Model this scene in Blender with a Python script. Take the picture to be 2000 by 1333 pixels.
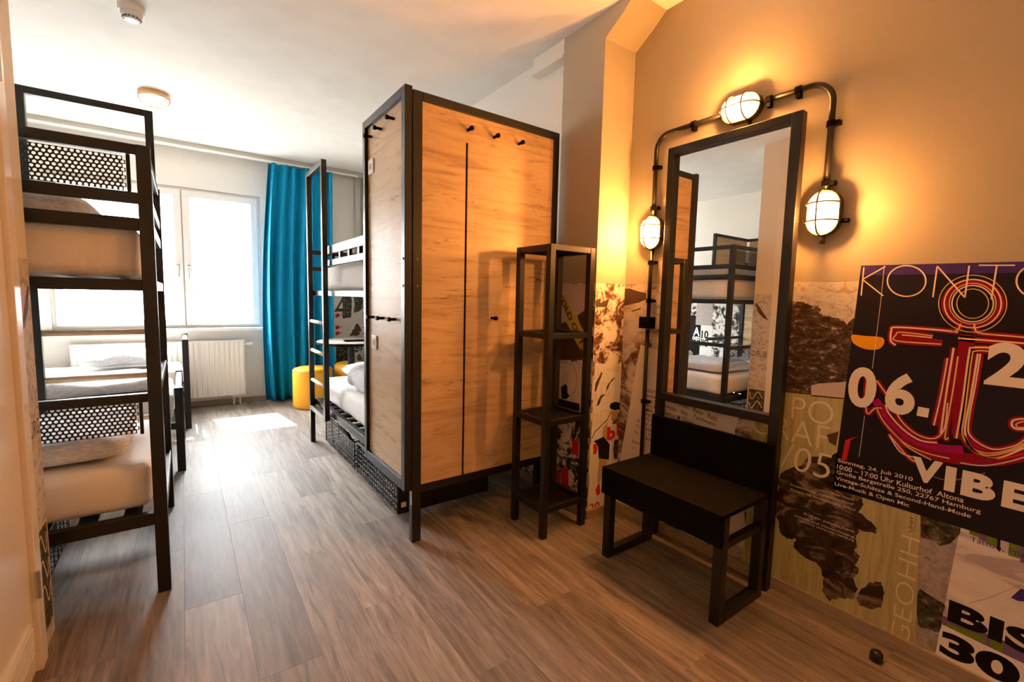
import bpy, bmesh, math, random
from mathutils import Vector, Matrix, noise
random.seed(7)
for o in list(bpy.data.objects): bpy.data.objects.remove(o)
S = bpy.context.scene
COL = S.collection

# ------------------------------------------------------------------ camera
FPX, CAMZ = 891.9, 1.25
yaw, pit, rol = (math.radians(a) for a in (35.825, 5.30, 1.307))
cf = Vector((math.sin(yaw)*math.cos(pit), math.cos(yaw)*math.cos(pit), -math.sin(pit)))
cr0 = Vector((math.cos(yaw), -math.sin(yaw), 0)); cu0 = cr0.cross(cf)
cr = cr0*math.cos(rol) + cu0*math.sin(rol); cu = cu0*math.cos(rol) - cr0*math.sin(rol)
cam_d = bpy.data.cameras.new('camera'); cam = bpy.data.objects.new('camera', cam_d); COL.objects.link(cam)
cam_d.sensor_width = 36; cam_d.lens = FPX/2000*36; cam_d.clip_start = 0.02
cam.matrix_world = Matrix(((cr.x, cu.x, -cf.x, 0), (cr.y, cu.y, -cf.y, 0), (cr.z, cu.z, -cf.z, CAMZ), (0, 0, 0, 1)))
S.camera = cam
# ------------------------------------------------------------------ world, sun, exposure
S.view_settings.view_transform = 'Standard'; S.view_settings.look = 'None'
S.view_settings.gamma = 1; S.view_settings.use_curve_mapping = False
S.view_settings.exposure = 0.10
wd = bpy.data.worlds.new('sky'); S.world = wd; wd.use_nodes = True
bg = wd.node_tree.nodes['Background']; bg.inputs[0].default_value = (0.90, 0.955, 1.0, 1); bg.inputs[1].default_value = 92.0
sl = bpy.data.lights.new('sun', 'SUN'); sl.energy = 85; sl.angle = 0.01; sl.color = (1, .95, .86)
so = bpy.data.objects.new('sun', sl); COL.objects.link(so)
so.rotation_euler = Vector((0.10, -0.70, -0.95)).to_track_quat('-Z', 'Y').to_euler()
pl = bpy.data.lights.new('window_portal', 'AREA'); pl.shape = 'RECTANGLE'; pl.size = 1.66; pl.size_y = 1.42
pl.cycles.is_portal = True
po = bpy.data.objects.new('window_portal', pl); COL.objects.link(po); po.location = (-.115, 6.2, 1.58)
po.rotation_euler = (math.radians(-90), 0, 0)

# ------------------------------------------------------------------ helpers
def ray(x, y): return cr*((x-1000)/FPX) - cu*((y-666.5)/FPX) + cf
def hitX(x, y, X): d = ray(x, y); t = X/d.x; return (t*d.y, CAMZ+t*d.z)
def hitY(x, y, Y): d = ray(x, y); t = Y/d.y; return (t*d.x, CAMZ+t*d.z)

def nodes(name):
    m = bpy.data.materials.new(name); m.use_nodes = True; nt = m.node_tree
    return m, nt, nt.nodes['Principled BSDF']
def lin(c):
    return tuple((v/12.92 if v <= .04045 else ((v+.055)/1.055)**2.4) for v in c[:3]) + (1,)
def ramp(nt, stops, interp='LINEAR'):
    r = nt.nodes.new('ShaderNodeValToRGB'); r.color_ramp.interpolation = interp
    e = r.color_ramp.elements
    while len(e) < len(stops): e.new(.5)
    for k, (p, c) in enumerate(stops): e[k].position = p; e[k].color = tuple(c[:3])+(1,)
    return r
def coords(nt, scale=(1, 1, 1), kind='Object'):
    t = nt.nodes.new('ShaderNodeTexCoord'); mp = nt.nodes.new('ShaderNodeMapping')
    mp.inputs['Scale'].default_value = scale; nt.links.new(t.outputs[kind], mp.inputs[0]); return mp
def world_coords(nt, scale=(1, 1, 1)):
    t = nt.nodes.new('ShaderNodeNewGeometry'); mp = nt.nodes.new('ShaderNodeMapping')
    mp.inputs['Scale'].default_value = scale; nt.links.new(t.outputs['Position'], mp.inputs[0]); return mp
def noise_n(nt, vec, scale, detail=4, rough=.55, dist=0.0):
    n = nt.nodes.new('ShaderNodeTexNoise'); n.inputs['Scale'].default_value = scale
    n.inputs['Detail'].default_value = detail; n.inputs['Roughness'].default_value = rough
    n.inputs['Distortion'].default_value = dist
    nt.links.new(vec.outputs[0], n.inputs['Vector']); return n
def bump(nt, b, h, strength=.2, dist=.01):
    bn = nt.nodes.new('ShaderNodeBump'); bn.inputs['Strength'].default_value = strength
    bn.inputs['Distance'].default_value = dist
    nt.links.new(h, bn.inputs['Height']); nt.links.new(bn.outputs[0], b.inputs['Normal'])
def plain(name, c, rough=.5, metal=0, spec=.5, bscale=None, bstr=.1, var=0):
    m, nt, b = nodes(name)
    b.inputs['Base Color'].default_value = tuple(c)+(1,); b.inputs['Roughness'].default_value = rough
    b.inputs['Metallic'].default_value = metal; b.inputs['Specular IOR Level'].default_value = spec
    if bscale or var:
        w = world_coords(nt); n = noise_n(nt, w, bscale or 6)
        if bscale: bump(nt, b, n.outputs[0], bstr)
        if var:
            r = ramp(nt, ((.3, [v*(1-var) for v in c]), (.7, [min(1, v*(1+var)) for v in c])))
            nt.links.new(n.outputs[0], r.inputs[0]); nt.links.new(r.outputs[0], b.inputs['Base Color'])
    return m
def speckle(name, stops, scale=(1, 1, 1), nscale=5, detail=8, rough=.7, dist=.4, gloss=.7, interp='LINEAR'):
    m, nt, b = nodes(name); w = world_coords(nt, scale); n = noise_n(nt, w, nscale, detail, rough, dist)
    r = ramp(nt, stops, interp); nt.links.new(n.outputs[0], r.inputs[0]); nt.links.new(r.outputs[0], b.inputs['Base Color'])
    b.inputs['Roughness'].default_value = gloss; b.inputs['Specular IOR Level'].default_value = .1; return m

# ---- materials
M = {}
M['metal'] = plain('black_powder_coat', (.010, .0085, .008), .38, 0, .36, 400, .03)
M['black'] = plain('matt_black_laminate', (.003, .0025, .0025), .6, 0, .07, 300, .02)
M['wire'] = plain('black_wire', (.010, .010, .010), .45, 0, .3)
M['rubber'] = plain('black_rubber', (.010, .010, .012), .35)
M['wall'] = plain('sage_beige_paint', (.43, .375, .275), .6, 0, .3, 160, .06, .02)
M['wallw'] = plain('off_white_paint', (.85, .82, .76), .7, 0, .3, 120, .05, .02)
M['ceil'] = plain('ceiling_plaster', (.87, .84, .79), .75, 0, .3, 5, .05, .04)
M['cream'] = plain('cream_paint', (.74, .68, .57), .6, 0, .3, 140, .05, .02)
M['white'] = plain('white_lacquer', (.88, .86, .82), .3)
M['door'] = plain('door_laminate', (.80, .73, .64), .28)
M['plastic'] = plain('white_plastic', (.80, .79, .76), .35)
M['rad'] = plain('radiator_enamel', (.87, .85, .81), .35)
M['teal'] = plain('teal_curtain_cloth', (.0, .20, .36), .85, 0, .2, 500, .1, .06)
M['yellow'] = plain('yellow_leatherette', (.86, .40, .02), .5, 0, .4, 90, .056)
M['chrome'] = plain('brushed_steel', (.55, .53, .5), .3, 1)
M['brass'] = plain('aged_brass_wire', (.10, .07, .03), .4, .6)
M['trimgrey'] = plain('grey_trim', (.50, .48, .43), .6)
M['table'] = plain('pale_table_laminate', (.62, .56, .48), .35)
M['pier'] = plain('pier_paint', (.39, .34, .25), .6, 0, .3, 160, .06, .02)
M['ext'] = plain('pale_facade_render', (.75, .73, .68), .9)
M['extd'] = plain('facade_grey', (.42, .42, .42), .8)
M['asphalt'] = plain('street_asphalt', (.25, .25, .25), .9)

def sheet_mat(name, c, stripes=None):
    m, nt, b = nodes(name); w = world_coords(nt, (1, 1, 1)); n = noise_n(nt, w, 7, 5, .6, .6)
    b.inputs['Roughness'].default_value = .85; b.inputs['Specular IOR Level'].default_value = .2
    b.inputs['Base Color'].default_value = tuple(c)+(1,)
    bump(nt, b, n.outputs[0], .35, .02)
    if stripes:
        n2 = noise_n(nt, world_coords(nt, (3, 3, 14)), 7, 3, .6, 1.5)
        r = ramp(nt, ((.44, c), (.56, stripes))); nt.links.new(n2.outputs[0], r.inputs[0]); nt.links.new(r.outputs[0], b.inputs['Base Color'])
    return m
M['sheet'] = sheet_mat('white_cotton_sheet', (.86, .83, .80))
M['duvet'] = sheet_mat('patterned_duvet_cotton', (.80, .78, .77), (.60, .61, .66))
M['navy'] = sheet_mat('navy_striped_cotton', (.06, .07, .12), (.5, .52, .56))

def oak(name, rnd=False):
    m, nt, b = nodes(name)
    w = world_coords(nt, (1.0, 1.0, 9.0)); n = noise_n(nt, w, 2.2, 7, .62, 1.1)
    r = ramp(nt, ((.25, (.27, .155, .065)), (.45, (.50, .325, .16)), (.6, (.56, .38, .20)), (.8, (.42, .26, .12))))
    nt.links.new(n.outputs[0], r.inputs[0])
    w2 = world_coords(nt, (1.1, 1.1, 13.0)); n2 = noise_n(nt, w2, 1.9, 3, .5, 2.2)
    r2 = ramp(nt, ((.485, (1, 1, 1)), (.497, (.35, .25, .16)), (.503, (.35, .25, .16)), (.515, (1, 1, 1))))
    nt.links.new(n2.outputs[0], r2.inputs[0])
    n3 = noise_n(nt, world_coords(nt, (1.5, 1.5, 5)), 2.6, 2); r3 = ramp(nt, ((.52, (0, 0, 0)), (.62, (1, 1, 1)))); nt.links.new(n3.outputs[0], r3.inputs[0])
    mx = nt.nodes.new('ShaderNodeMixRGB'); mx.blend_type = 'MULTIPLY'
    nt.links.new(r3.outputs[0], mx.inputs[0]); nt.links.new(r.outputs[0], mx.inputs[1]); nt.links.new(r2.outputs[0], mx.inputs[2])
    nt.links.new(mx.outputs[0], b.inputs['Base Color'])
    b.inputs['Roughness'].default_value = .42; b.inputs['Specular IOR Level'].default_value = .5
    bump(nt, b, n.outputs[0], .08, .004); return m
M['oak'] = oak('golden_oak_board')
M['rung'] = plain('beech_rung_wood', (.70, .50, .32), .45, 0, .4, 30, .03, .12)

def plank_mat():
    m, nt, b = nodes('oak_vinyl_plank')
    inf = nt.nodes.new('ShaderNodeObjectInfo')
    mp = coords(nt, (16, 1.3, 1)); off = nt.nodes.new('ShaderNodeVectorMath'); off.operation = 'ADD'
    mul = nt.nodes.new('ShaderNodeMath'); mul.operation = 'MULTIPLY'; mul.inputs[1].default_value = 91.0
    nt.links.new(inf.outputs['Random'], mul.inputs[0]); nt.links.new(mp.outputs[0], off.inputs[0]); nt.links.new(mul.outputs[0], off.inputs[1])
    n = noise_n(nt, off, 2.3, 9, .68, .8)
    r = ramp(nt, ((.30, (.088, .066, .052)), (.5, (.205, .163, .129)), (.70, (.32, .265, .215))))
    nt.links.new(n.outputs[0], r.inputs[0])
    n4 = noise_n(nt, off, .35, 3, .5, .3)
    hs = nt.nodes.new('ShaderNodeHueSaturation'); ma = nt.nodes.new('ShaderNodeMapRange')
    ma.inputs[3].default_value = .74; ma.inputs[4].default_value = 1.3
    ad = nt.nodes.new('ShaderNodeMath'); ad.operation = 'ADD'
    sc = nt.nodes.new('ShaderNodeMath'); sc.operation = 'MULTIPLY_ADD'; sc.inputs[1].default_value = 1.1; sc.inputs[2].default_value = -.55
    nt.links.new(n4.outputs[0], sc.inputs[0])
    nt.links.new(inf.outputs['Random'], ad.inputs[0]); nt.links.new(sc.outputs[0], ad.inputs[1]); nt.links.new(ad.outputs[0], ma.inputs[0])
    nt.links.new(ma.outputs[0], hs.inputs['Value']); nt.links.new(r.outputs[0], hs.inputs['Color'])
    nt.links.new(hs.outputs[0], b.inputs['Base Color'])
    rr = nt.nodes.new('ShaderNodeMapRange'); rr.inputs[3].default_value = .50; rr.inputs[4].default_value = .66
    nt.links.new(n.outputs[0], rr.inputs[0]); nt.links.new(rr.outputs[0], b.inputs['Roughness'])
    b.inputs['Specular IOR Level'].default_value = .30
    bump(nt, b, n.outputs[0], .10, .002); return m
M['plank'] = plank_mat()
M['subfloor'] = plain('dark_subfloor', (.04, .03, .025), .8)
M['skirting'] = speckle('oak_skirting', ((.3, (.26, .19, .13)), (.7, (.42, .33, .24))), (1.5, 1.5, 22), 4)

def glass_mat():
    m = bpy.data.materials.new('window_glass'); m.use_nodes = True; nt = m.node_tree; nt.nodes.clear()
    o = nt.nodes.new('ShaderNodeOutputMaterial'); t = nt.nodes.new('ShaderNodeBsdfTransparent'); g = nt.nodes.new('ShaderNodeBsdfGlossy')
    g.inputs['Roughness'].default_value = .02; 
    mx = nt.nodes.new('ShaderNodeMixShader'); mx.inputs[0].default_value = .05; nt.links.new(t.outputs[0], mx.inputs[1]); nt.links.new(g.outputs[0], mx.inputs[2])
    nt.links.new(mx.outputs[0], o.inputs[0]); return m
M['glass'] = glass_mat()
def lampglass():
    m = bpy.data.materials.new('ribbed_lamp_glass'); m.use_nodes = True; nt = m.node_tree; nt.nodes.clear()
    o = nt.nodes.new('ShaderNodeOutputMaterial'); t = nt.nodes.new('ShaderNodeBsdfTransparent'); t.inputs[0].default_value = (1, .97, .92, 1)
    tr = nt.nodes.new('ShaderNodeBsdfTranslucent'); tr.inputs[0].default_value = (1, .93, .82, 1)
    g = nt.nodes.new('ShaderNodeBsdfGlossy'); g.inputs['Roughness'].default_value = .15
    m1 = nt.nodes.new('ShaderNodeMixShader'); m1.inputs[0].default_value = .22
    m2 = nt.nodes.new('ShaderNodeMixShader'); m2.inputs[0].default_value = .06
    nt.links.new(t.outputs[0], m1.inputs[1]); nt.links.new(tr.outputs[0], m1.inputs[2])
    nt.links.new(m1.outputs[0], m2.inputs[1]); nt.links.new(g.outputs[0], m2.inputs[2]); nt.links.new(m2.outputs[0], o.inputs[0]); return m
M['lampglass'] = lampglass()
def emis(name, c, s):
    m = bpy.data.materials.new(name); m.use_nodes = True; nt = m.node_tree; nt.nodes.clear()
    o = nt.nodes.new('ShaderNodeOutputMaterial'); e = nt.nodes.new('ShaderNodeEmission'); e.inputs[0].default_value = tuple(c)+(1,); e.inputs[1].default_value = s
    nt.links.new(e.outputs[0], o.inputs[0]); return m
LAMP = 1350.0
M['bulb'] = emis('warm_bulb', (1, .41, .10), LAMP)
M['bulb2'] = emis('warm_ceiling_bulb', (1, .62, .30), 250)
M['mirror'] = plain('mirror_silver', (.90, .90, .88), .0, 1)

# ---- mesh builder
class MB:
    def __init__(s): s.v = []; s.f = []
    def box(s, x0, x1, y0, y1, z0, z1):
        n = len(s.v)
        s.v += [Vector(p) for p in ((x0,y0,z0),(x1,y0,z0),(x1,y1,z0),(x0,y1,z0),(x0,y0,z1),(x1,y0,z1),(x1,y1,z1),(x0,y1,z1))]
        s.f += [tuple(n+i for i in q) for q in ((0,3,2,1),(4,5,6,7),(0,1,5,4),(1,2,6,5),(2,3,7,6),(3,0,4,7))]; return s
    def tube(s, pts, r, seg=8, cap=True):
        pts = [Vector(p) for p in pts]; n0 = len(s.v); prev = None
        for i, p in enumerate(pts):
            d = (pts[min(i+1, len(pts)-1)]-pts[max(i-1, 0)]).normalized()
            a = prev if prev else (Vector((0,0,1)) if abs(d.z) < .9 else Vector((1,0,0)))
            a = (a-d*a.dot(d)).normalized(); b = d.cross(a); prev = a
            rr = r[i] if isinstance(r, (list, tuple)) else r
            for k in range(seg):
                t = 2*math.pi*k/seg; s.v.append(p+a*(rr*math.cos(t))+b*(rr*math.sin(t)))
        for i in range(len(pts)-1):
            for k in range(seg):
                k2 = (k+1) % seg; s.f.append((n0+i*seg+k, n0+i*seg+k2, n0+(i+1)*seg+k2, n0+(i+1)*seg+k))
        if cap:
            s.f.append(tuple(n0+k for k in reversed(range(seg)))); s.f.append(tuple(n0+(len(pts)-1)*seg+k for k in range(seg)))
        return s
    def lathe(s, c, prof, seg=32, axis='Z'):
        n0 = len(s.v); c = Vector(c)
        for r, h in prof:
            for k in range(seg):
                t = 2*math.pi*k/seg; a, b = r*math.cos(t), r*math.sin(t)
                s.v.append(c+(Vector((a,b,h)) if axis == 'Z' else Vector((h,a,b)) if axis == 'X' else Vector((a,h,b))))
        for i in range(len(prof)-1):
            for k in range(seg):
                k2 = (k+1) % seg; s.f.append((n0+i*seg+k, n0+i*seg+k2, n0+(i+1)*seg+k2, n0+(i+1)*seg+k))
        s.f.append(tuple(n0+k for k in reversed(range(seg)))); s.f.append(tuple(n0+(len(prof)-1)*seg+k for k in range(seg)))
        return s
    def prism(s, poly, f):   # poly of 2-D points, f(u,v,t) -> world for t in 0,1
        n = len(s.v); k = len(poly)
        s.v += [Vector(f(u, v, 0)) for u, v in poly]+[Vector(f(u, v, 1)) for u, v in poly]
        s.f.append(tuple(range(n, n+k))); s.f.append(tuple(n+k+i for i in reversed(range(k))))
        for i in range(k): s.f.append((n+i, n+(i+1) % k, n+k+(i+1) % k, n+k+i))
        return s
    def flat(s, poly):
        n = len(s.v); s.v += [Vector(p) for p in poly]; s.f.append(tuple(range(n, n+len(poly)))); return s

def wloc(o):
    v = Vector((0,0,0))
    while o: v += o.location; o = o.parent
    return v
def build(mb, name, mat, parent=None, smooth=False, bevel=0, seg=2, origin=None):
    if isinstance(mb, MB): vs, fs = mb.v, mb.f
    lo = Vector([min(v[i] for v in vs) for i in range(3)]); hi = Vector([max(v[i] for v in vs) for i in range(3)])
    org = Vector(origin) if origin else Vector(((lo.x+hi.x)/2, (lo.y+hi.y)/2, lo.z))
    me = bpy.data.meshes.new(name); me.from_pydata([v-org for v in vs], [], fs)
    bm = bmesh.new(); bm.from_mesh(me); bmesh.ops.recalc_face_normals(bm, faces=bm.faces); bm.to_mesh(me); bm.free()
    if smooth:
        for p in me.polygons: p.use_smooth = True
    me.materials.append(M[mat] if isinstance(mat, str) else mat)
    o = bpy.data.objects.new(name, me); COL.objects.link(o)
    o.location = org-wloc(parent); o.parent = parent
    if bevel:
        md = o.modifiers.new('edge', 'BEVEL'); md.width = bevel; md.segments = seg; md.limit_method = 'ANGLE'
    return o
def thing(name, label, cat, loc, group=None):
    o = bpy.data.objects.new(name, None); COL.objects.link(o); o.location = loc; o.empty_display_size = .05
    o['label'] = label; o['category'] = cat
    if group: o['group'] = group
    return o
def tag(o, label, cat, group=None):
    o['label'] = label; o['category'] = cat
    if group: o['group'] = group
    return o
def struct(o, label=None):
    o['kind'] = 'structure'
    if label: o['label'] = label
    return o
def bx(name, mat, parent, *b, bevel=.0025): return build(MB().box(*b), name, mat, parent, bevel=bevel)

# ------------------------------------------------------------------ the room
H = 2.75
XR, XP, XB = 2.08, 1.84, 1.90        # niche wall, pier, rear right wall
YP = 1.777                           # pier face
XL, XD, YD = -2.20, -.425, 2.25      # left wall, bathroom wall face and end
YW = 5.97
fl = build(MB().box(XL, 2.25, -1.0, 6.0, -.12, -.006), 'floor', 'subfloor'); struct(fl, 'grey brown oak look plank floor')
PW, PL = .195, 1.22
meshes = {}
x = .549-PW*15; c = 0
while x < 2.1:
    x0, x1 = max(x, XL), min(x+PW, 2.08)
    if x1-x0 > .02:
        y = -1.0-((c*.437+.21) % 1.0)*PL
        while y < 5.97:
            y0, y1 = max(y, -1.0), min(y+PL, 5.97)
            if y1-y0 > .03:
                key = (round(x1-x0, 3), round(y1-y0, 3))
                if key not in meshes:
                    w, l = key; g = .0002; e = .0004
                    vs = [(-w/2+g, -l/2+g, -.006), (w/2-g, -l/2+g, -.006), (w/2-g, l/2-g, -.006), (-w/2+g, l/2-g, -.006)]
                    vs += [(a[0], a[1], -e*.6) for a in vs[:4]]
                    vs += [(-w/2+g+e, -l/2+g+e, 0), (w/2-g-e, -l/2+g+e, 0), (w/2-g-e, l/2-g-e, 0), (-w/2+g+e, l/2-g-e, 0)]
                    fs = [(8,9,10,11)]
                    for a in (0, 4):
                        for k in range(4): fs.append((a+k, a+(k+1) % 4, a+4+(k+1) % 4, a+4+k))
                    me = bpy.data.meshes.new('plank'); me.from_pydata(vs, [], fs); me.materials.append(M['plank']); meshes[key] = me
                o = bpy.data.objects.new('plank', meshes[key]); COL.objects.link(o)
                o.parent = fl; o.location = Vector(((x0+x1)/2, (y0+y1)/2, 0))-fl.location
            y += PL
    x += PW; c += 1
struct(build(MB().box(XL-.1, 2.3, -1.1, 6.3, H, H+.15), 'ceiling', 'ceil'), 'off white brushed plaster ceiling')
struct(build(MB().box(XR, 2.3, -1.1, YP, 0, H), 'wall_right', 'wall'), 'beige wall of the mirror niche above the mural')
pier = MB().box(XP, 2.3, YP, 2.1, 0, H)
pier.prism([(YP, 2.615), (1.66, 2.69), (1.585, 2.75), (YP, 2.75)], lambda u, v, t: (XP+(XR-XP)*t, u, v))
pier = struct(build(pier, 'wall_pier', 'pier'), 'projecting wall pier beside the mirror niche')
struct(build(MB().box(XB, 2.3, 2.1, YW, 0, H), 'wall_right_rear', 'wallw'), 'off white side wall beside the right bunk')
led = MB().box(XP, XB, 2.1, 2.39, 2.66, H).box(XP-.012, XB, 2.1, 2.40, 2.645, 2.66)
struct(build(led, 'trim_1', 'wallw', bevel=.004), 'small plaster ledge under the ceiling')
WX0, WX1, WZ0, WZ1 = -1.0, .75, .86, 2.33
wb = MB().box(XL-.1, WX0, YW, 6.3, 0, H).box(WX1, 2.3, YW, 6.3, 0, H).box(WX0, WX1, YW, 6.3, 0, WZ0).box(WX0, WX1, YW, 6.3, WZ1, H).box(WX0, WX1, 6.2, 6.3, 2.24, WZ1)
struct(build(wb, 'wall_back', 'wallw'), 'white window wall at the far end')
struct(build(MB().box(XL-.1, XL, -1.1, YW, 0, H), 'wall_left', 'wallw'), 'white left wall beyond the bunk')
struct(build(MB().box(XL-.1, 2.3, -1.1, -1.0, 0, H), 'wall_front', 'wallw'), 'unseen wall behind the viewer whitened to bounce light')  # out of view; off white chosen to bounce more light into the entrance
DY0, DY1, DH = 1.16, 2.07, 2.13
pw = MB().box(XD-.10, XD, -1.0, DY0, 0, H).box(XD-.10, XD, DY1, YD, 0, H).box(XD-.10, XD, DY0, DY1, DH, H).box(XL, XD-.10, YD-.10, YD, 0, H)
struct(build(pw, 'wall_bathroom', 'cream'), 'bathroom partition wall at the left edge')
# skirtings
struct(build(MB().box(XR-.012, XR, -1.0, YP-.012, 0, .055).box(XP-.012, XR, YP-.012, YP, 0, .055).box(XP-.012, XP, YP, 2.1, 0, .055), 'baseboard_right', 'skirting', bevel=.002), 'low oak skirting along the mural wall')
struct(build(MB().box(XB-.012, XB, 2.1, YW, 0, .055), 'baseboard_rear', 'skirting'), 'oak skirting of the rear side wall')
struct(build(MB().box(XL, XB, YW-.012, YW, 0, .055), 'baseboard_back', 'skirting'), 'oak skirting under the window')
struct(build(MB().box(XL, XL+.012, YD, YW, 0, .055), 'baseboard_left', 'skirting'), 'oak skirting of the left wall')
# curtain board under the ceiling
tr = MB().box(XL, 1.86, 5.80, 5.89, 2.70, H).box(1.80, 1.86, 5.89, YW-.004, 1.372, H)
struct(build(tr, 'trim_2', 'trimgrey', bevel=.004), 'grey curtain board under the ceiling before the window')
sill = struct(build(MB().box(WX0-.05, WX1+.05, 5.88, 6.0, WZ0-.035, WZ0), 'trim_3', 'white', bevel=.006), 'white window sill above the radiator')

# window
win = bpy.data.objects.new('window_1', None); COL.objects.link(win); win.location = (-.115, 6.0, WZ0); struct(win, 'white two sash window with bright daylight')
fm = MB()
for b in ((WX0, WX1, 6.0, 6.07, WZ0, WZ0+.05), (WX0, WX1, 6.0, 6.07, WZ1-.05, WZ1), (WX0, WX0+.05, 6.0, 6.07, WZ0+.05, WZ1-.05), (WX1-.05, WX1, 6.0, 6.07, WZ0+.05, WZ1-.05), (-.005, .055, 6.0, 6.07, WZ0+.05, WZ1-.05)): fm.box(*b)
build(fm, 'window_frame', 'white', win, bevel=.003)
for sx0, sx1, hx in ((WX0+.03, .02, -.02), (.03, WX1-.03, .07)):
    z0, z1 = WZ0+.03, WZ1-.03; w = .065
    sm = MB().box(sx0, sx1, 5.975, 6.035, z0, z0+w).box(sx0, sx1, 5.975, 6.035, z1-w, z1).box(sx0, sx0+w, 5.975, 6.035, z0+w, z1-w).box(sx1-w, sx1, 5.975, 6.035, z0+w, z1-w)
    sash = build(sm, 'sash', 'white', win, bevel=.004)
    build(MB().box(sx0+w-.005, sx1-w+.005, 6.0, 6.008, z0+w-.005, z1-w+.005), 'pane', 'glass', sash)
    hm = MB().box(hx-.012, hx+.012, 5.965, 5.975, 1.46, 1.53).tube([(hx, 5.972, 1.51), (hx, 5.93, 1.51), (hx, 5.925, 1.49), (hx, 5.925, 1.40)], .009)
    build(hm, 'handle', 'chrome', sash)
# bathroom door
dr = bpy.data.objects.new('door_1', None); COL.objects.link(dr); dr.location = (XD, (DY0+DY1)/2, 0); struct(dr, 'cream bathroom door in the left partition')
fm = MB().box(XD-.10, XD+.012, DY1-.055, DY1+.01, 0, DH+.01).box(XD-.10, XD+.012, DY0-.01, DY0+.055, 0, DH+.01).box(XD-.10, XD+.012, DY0+.055, DY1-.055, DH-.055, DH+.01)
build(fm, 'door_frame', 'door', dr, bevel=.003)
leaf = build(MB().box(XD-.045, XD-.004, DY0+.058, DY1-.058, .008, DH-.058), 'door_leaf', 'door', dr, bevel=.002)
gr = MB().box(XD-.004, XD+.006, DY1-.50, DY1-.11, .09, .20)
for k in range(6): gr.box(XD+.006, XD+.010, DY1-.49, DY1-.12, .10+k*.016, .108+k*.016)
build(gr, 'vent_grille', 'plastic', leaf)
for hz in (.25, 1.85):
    build(MB().tube([(XD+.014, DY1-.056, hz), (XD+.014, DY1-.056, hz+.09)], .007), 'hinge', 'chrome', leaf)
build(MB().tube([(XD-.004, DY0+.12, 1.02), (XD+.05, DY0+.12, 1.02), (XD+.055, DY0+.14, 1.02), (XD+.055, DY0+.24, 1.02)], .01), 'handle', 'chrome', leaf)

# outside: house across the street
gnd = build(MB().box(-30, 30, 6.4, 40, -9.2, -9), 'street_ground', 'asphalt'); gnd['kind'] = 'structure'; gnd['label'] = 'street far below the window'
hs = thing('house', 'pale sunlit house across the street behind the window', 'building', (0, 17, -9))
build(MB().box(-14, 14, 17, 27, -9, 4.2), 'facade', 'ext', hs)
build(MB().box(-14.2, 14.2, 16.6, 27, 4.2, 4.45), 'cornice', 'extd', hs)
build(MB().prism([(16.6, 4.45), (21.8, 7.5), (27, 4.45)], lambda u, v, t: (-14.2+28.4*t, u, v)), 'roof', 'extd', hs)
for wx in range(-12, 13, 3):
    for wz in (-5.6, -2.2, 1.2):
        w = build(MB().box(wx-.6, wx+.6, 16.95, 17.0, wz, wz+1.7), 'window', 'extd', hs)
        build(MB().box(wx-.52, wx+.52, 16.93, 16.95, wz+.08, wz+1.62), 'pane', 'glass', w)
rl = MB()
for z in (1.02, 1.14): rl.tube([(WX0, 6.27, z), (WX1, 6.27, z)], .008, 8)
tag(build(rl, 'window_rail', 'chrome'), 'thin two bar safety rail outside the window', 'rail')

# ------------------------------------------------------------------ left bunk
def roundbox(x0, x1, y0, y1, z0, z1): return MB().box(x0, x1, y0, y1, z0, z1)
def mattress(label, x0, x1, y0, y1, z0, z1, group):
    me = bpy.data.meshes.new('mattress'); bm = bmesh.new(); bmesh.ops.create_cube(bm, size=1)
    bmesh.ops.scale(bm, vec=(x1-x0, y1-y0, z1-z0), verts=bm.verts)
    bmesh.ops.bevel(bm, geom=list(bm.edges), offset=.045, segments=4, profile=.5, affect='EDGES')
    bmesh.ops.subdivide_edges(bm, edges=[e for e in bm.edges if e.calc_length() > .2], cuts=14, use_grid_fill=True)
    for v in bm.verts:
        p = v.co*9; d = noise.noise(p)*.007+noise.noise(p*2.7)*.003
        v.co += v.co.normalized()*d*2
        if v.co.z < 0: v.co.z -= .0
    for f in bm.faces: f.smooth = True
    bm.to_mesh(me); bm.free(); me.materials.append(M['sheet'])
    o = bpy.data.objects.new('mattress', me); COL.objects.link(o); o.location = ((x0+x1)/2, (y0+y1)/2, (z0+z1)/2+.006)
    return tag(o, label, 'mattress', group)
def blob(name, label, cat, c, size, mat, group, e1=.35, e2=.3, amp=.02, rot=0, freq=6, seed=0, seg=48, ring=20):
    vs, fs = [], []
    sp = lambda a, e: math.copysign(abs(a)**e, a)
    for i in range(ring+1):
        t = -math.pi/2+math.pi*i/ring
        for k in range(seg):
            p = 2*math.pi*k/seg
            v = Vector((size[0]/2*sp(math.cos(t), e1)*sp(math.cos(p), e2), size[1]/2*sp(math.cos(t), e1)*sp(math.sin(p), e2), size[2]/2*sp(math.sin(t), e1*2.0)))
            q = Vector((v.x*freq+seed, v.y*freq, v.z*freq*1.5)); n1 = noise.noise(q); n2 = noise.noise(q*2.3+Vector((5, 5, 5)))
            h = amp*(n1+.5*n2)*(1 if v.z > -size[2]*.3 else .15)
            v.z += h; v.x += h*.5; vs.append(v)
    for i in range(ring):
        for k in range(seg): fs.append((i*seg+k, i*seg+(k+1) % seg, (i+1)*seg+(k+1) % seg, (i+1)*seg+k))
    me = bpy.data.meshes.new(name); me.from_pydata(vs, [], fs); me.materials.append(M[mat])
    for p in me.polygons: p.use_smooth = True
    o = bpy.data.objects.new(name, me); COL.objects.link(o); o.location = c; o.rotation_euler.z = rot
    return tag(o, label, cat, group)
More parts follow.
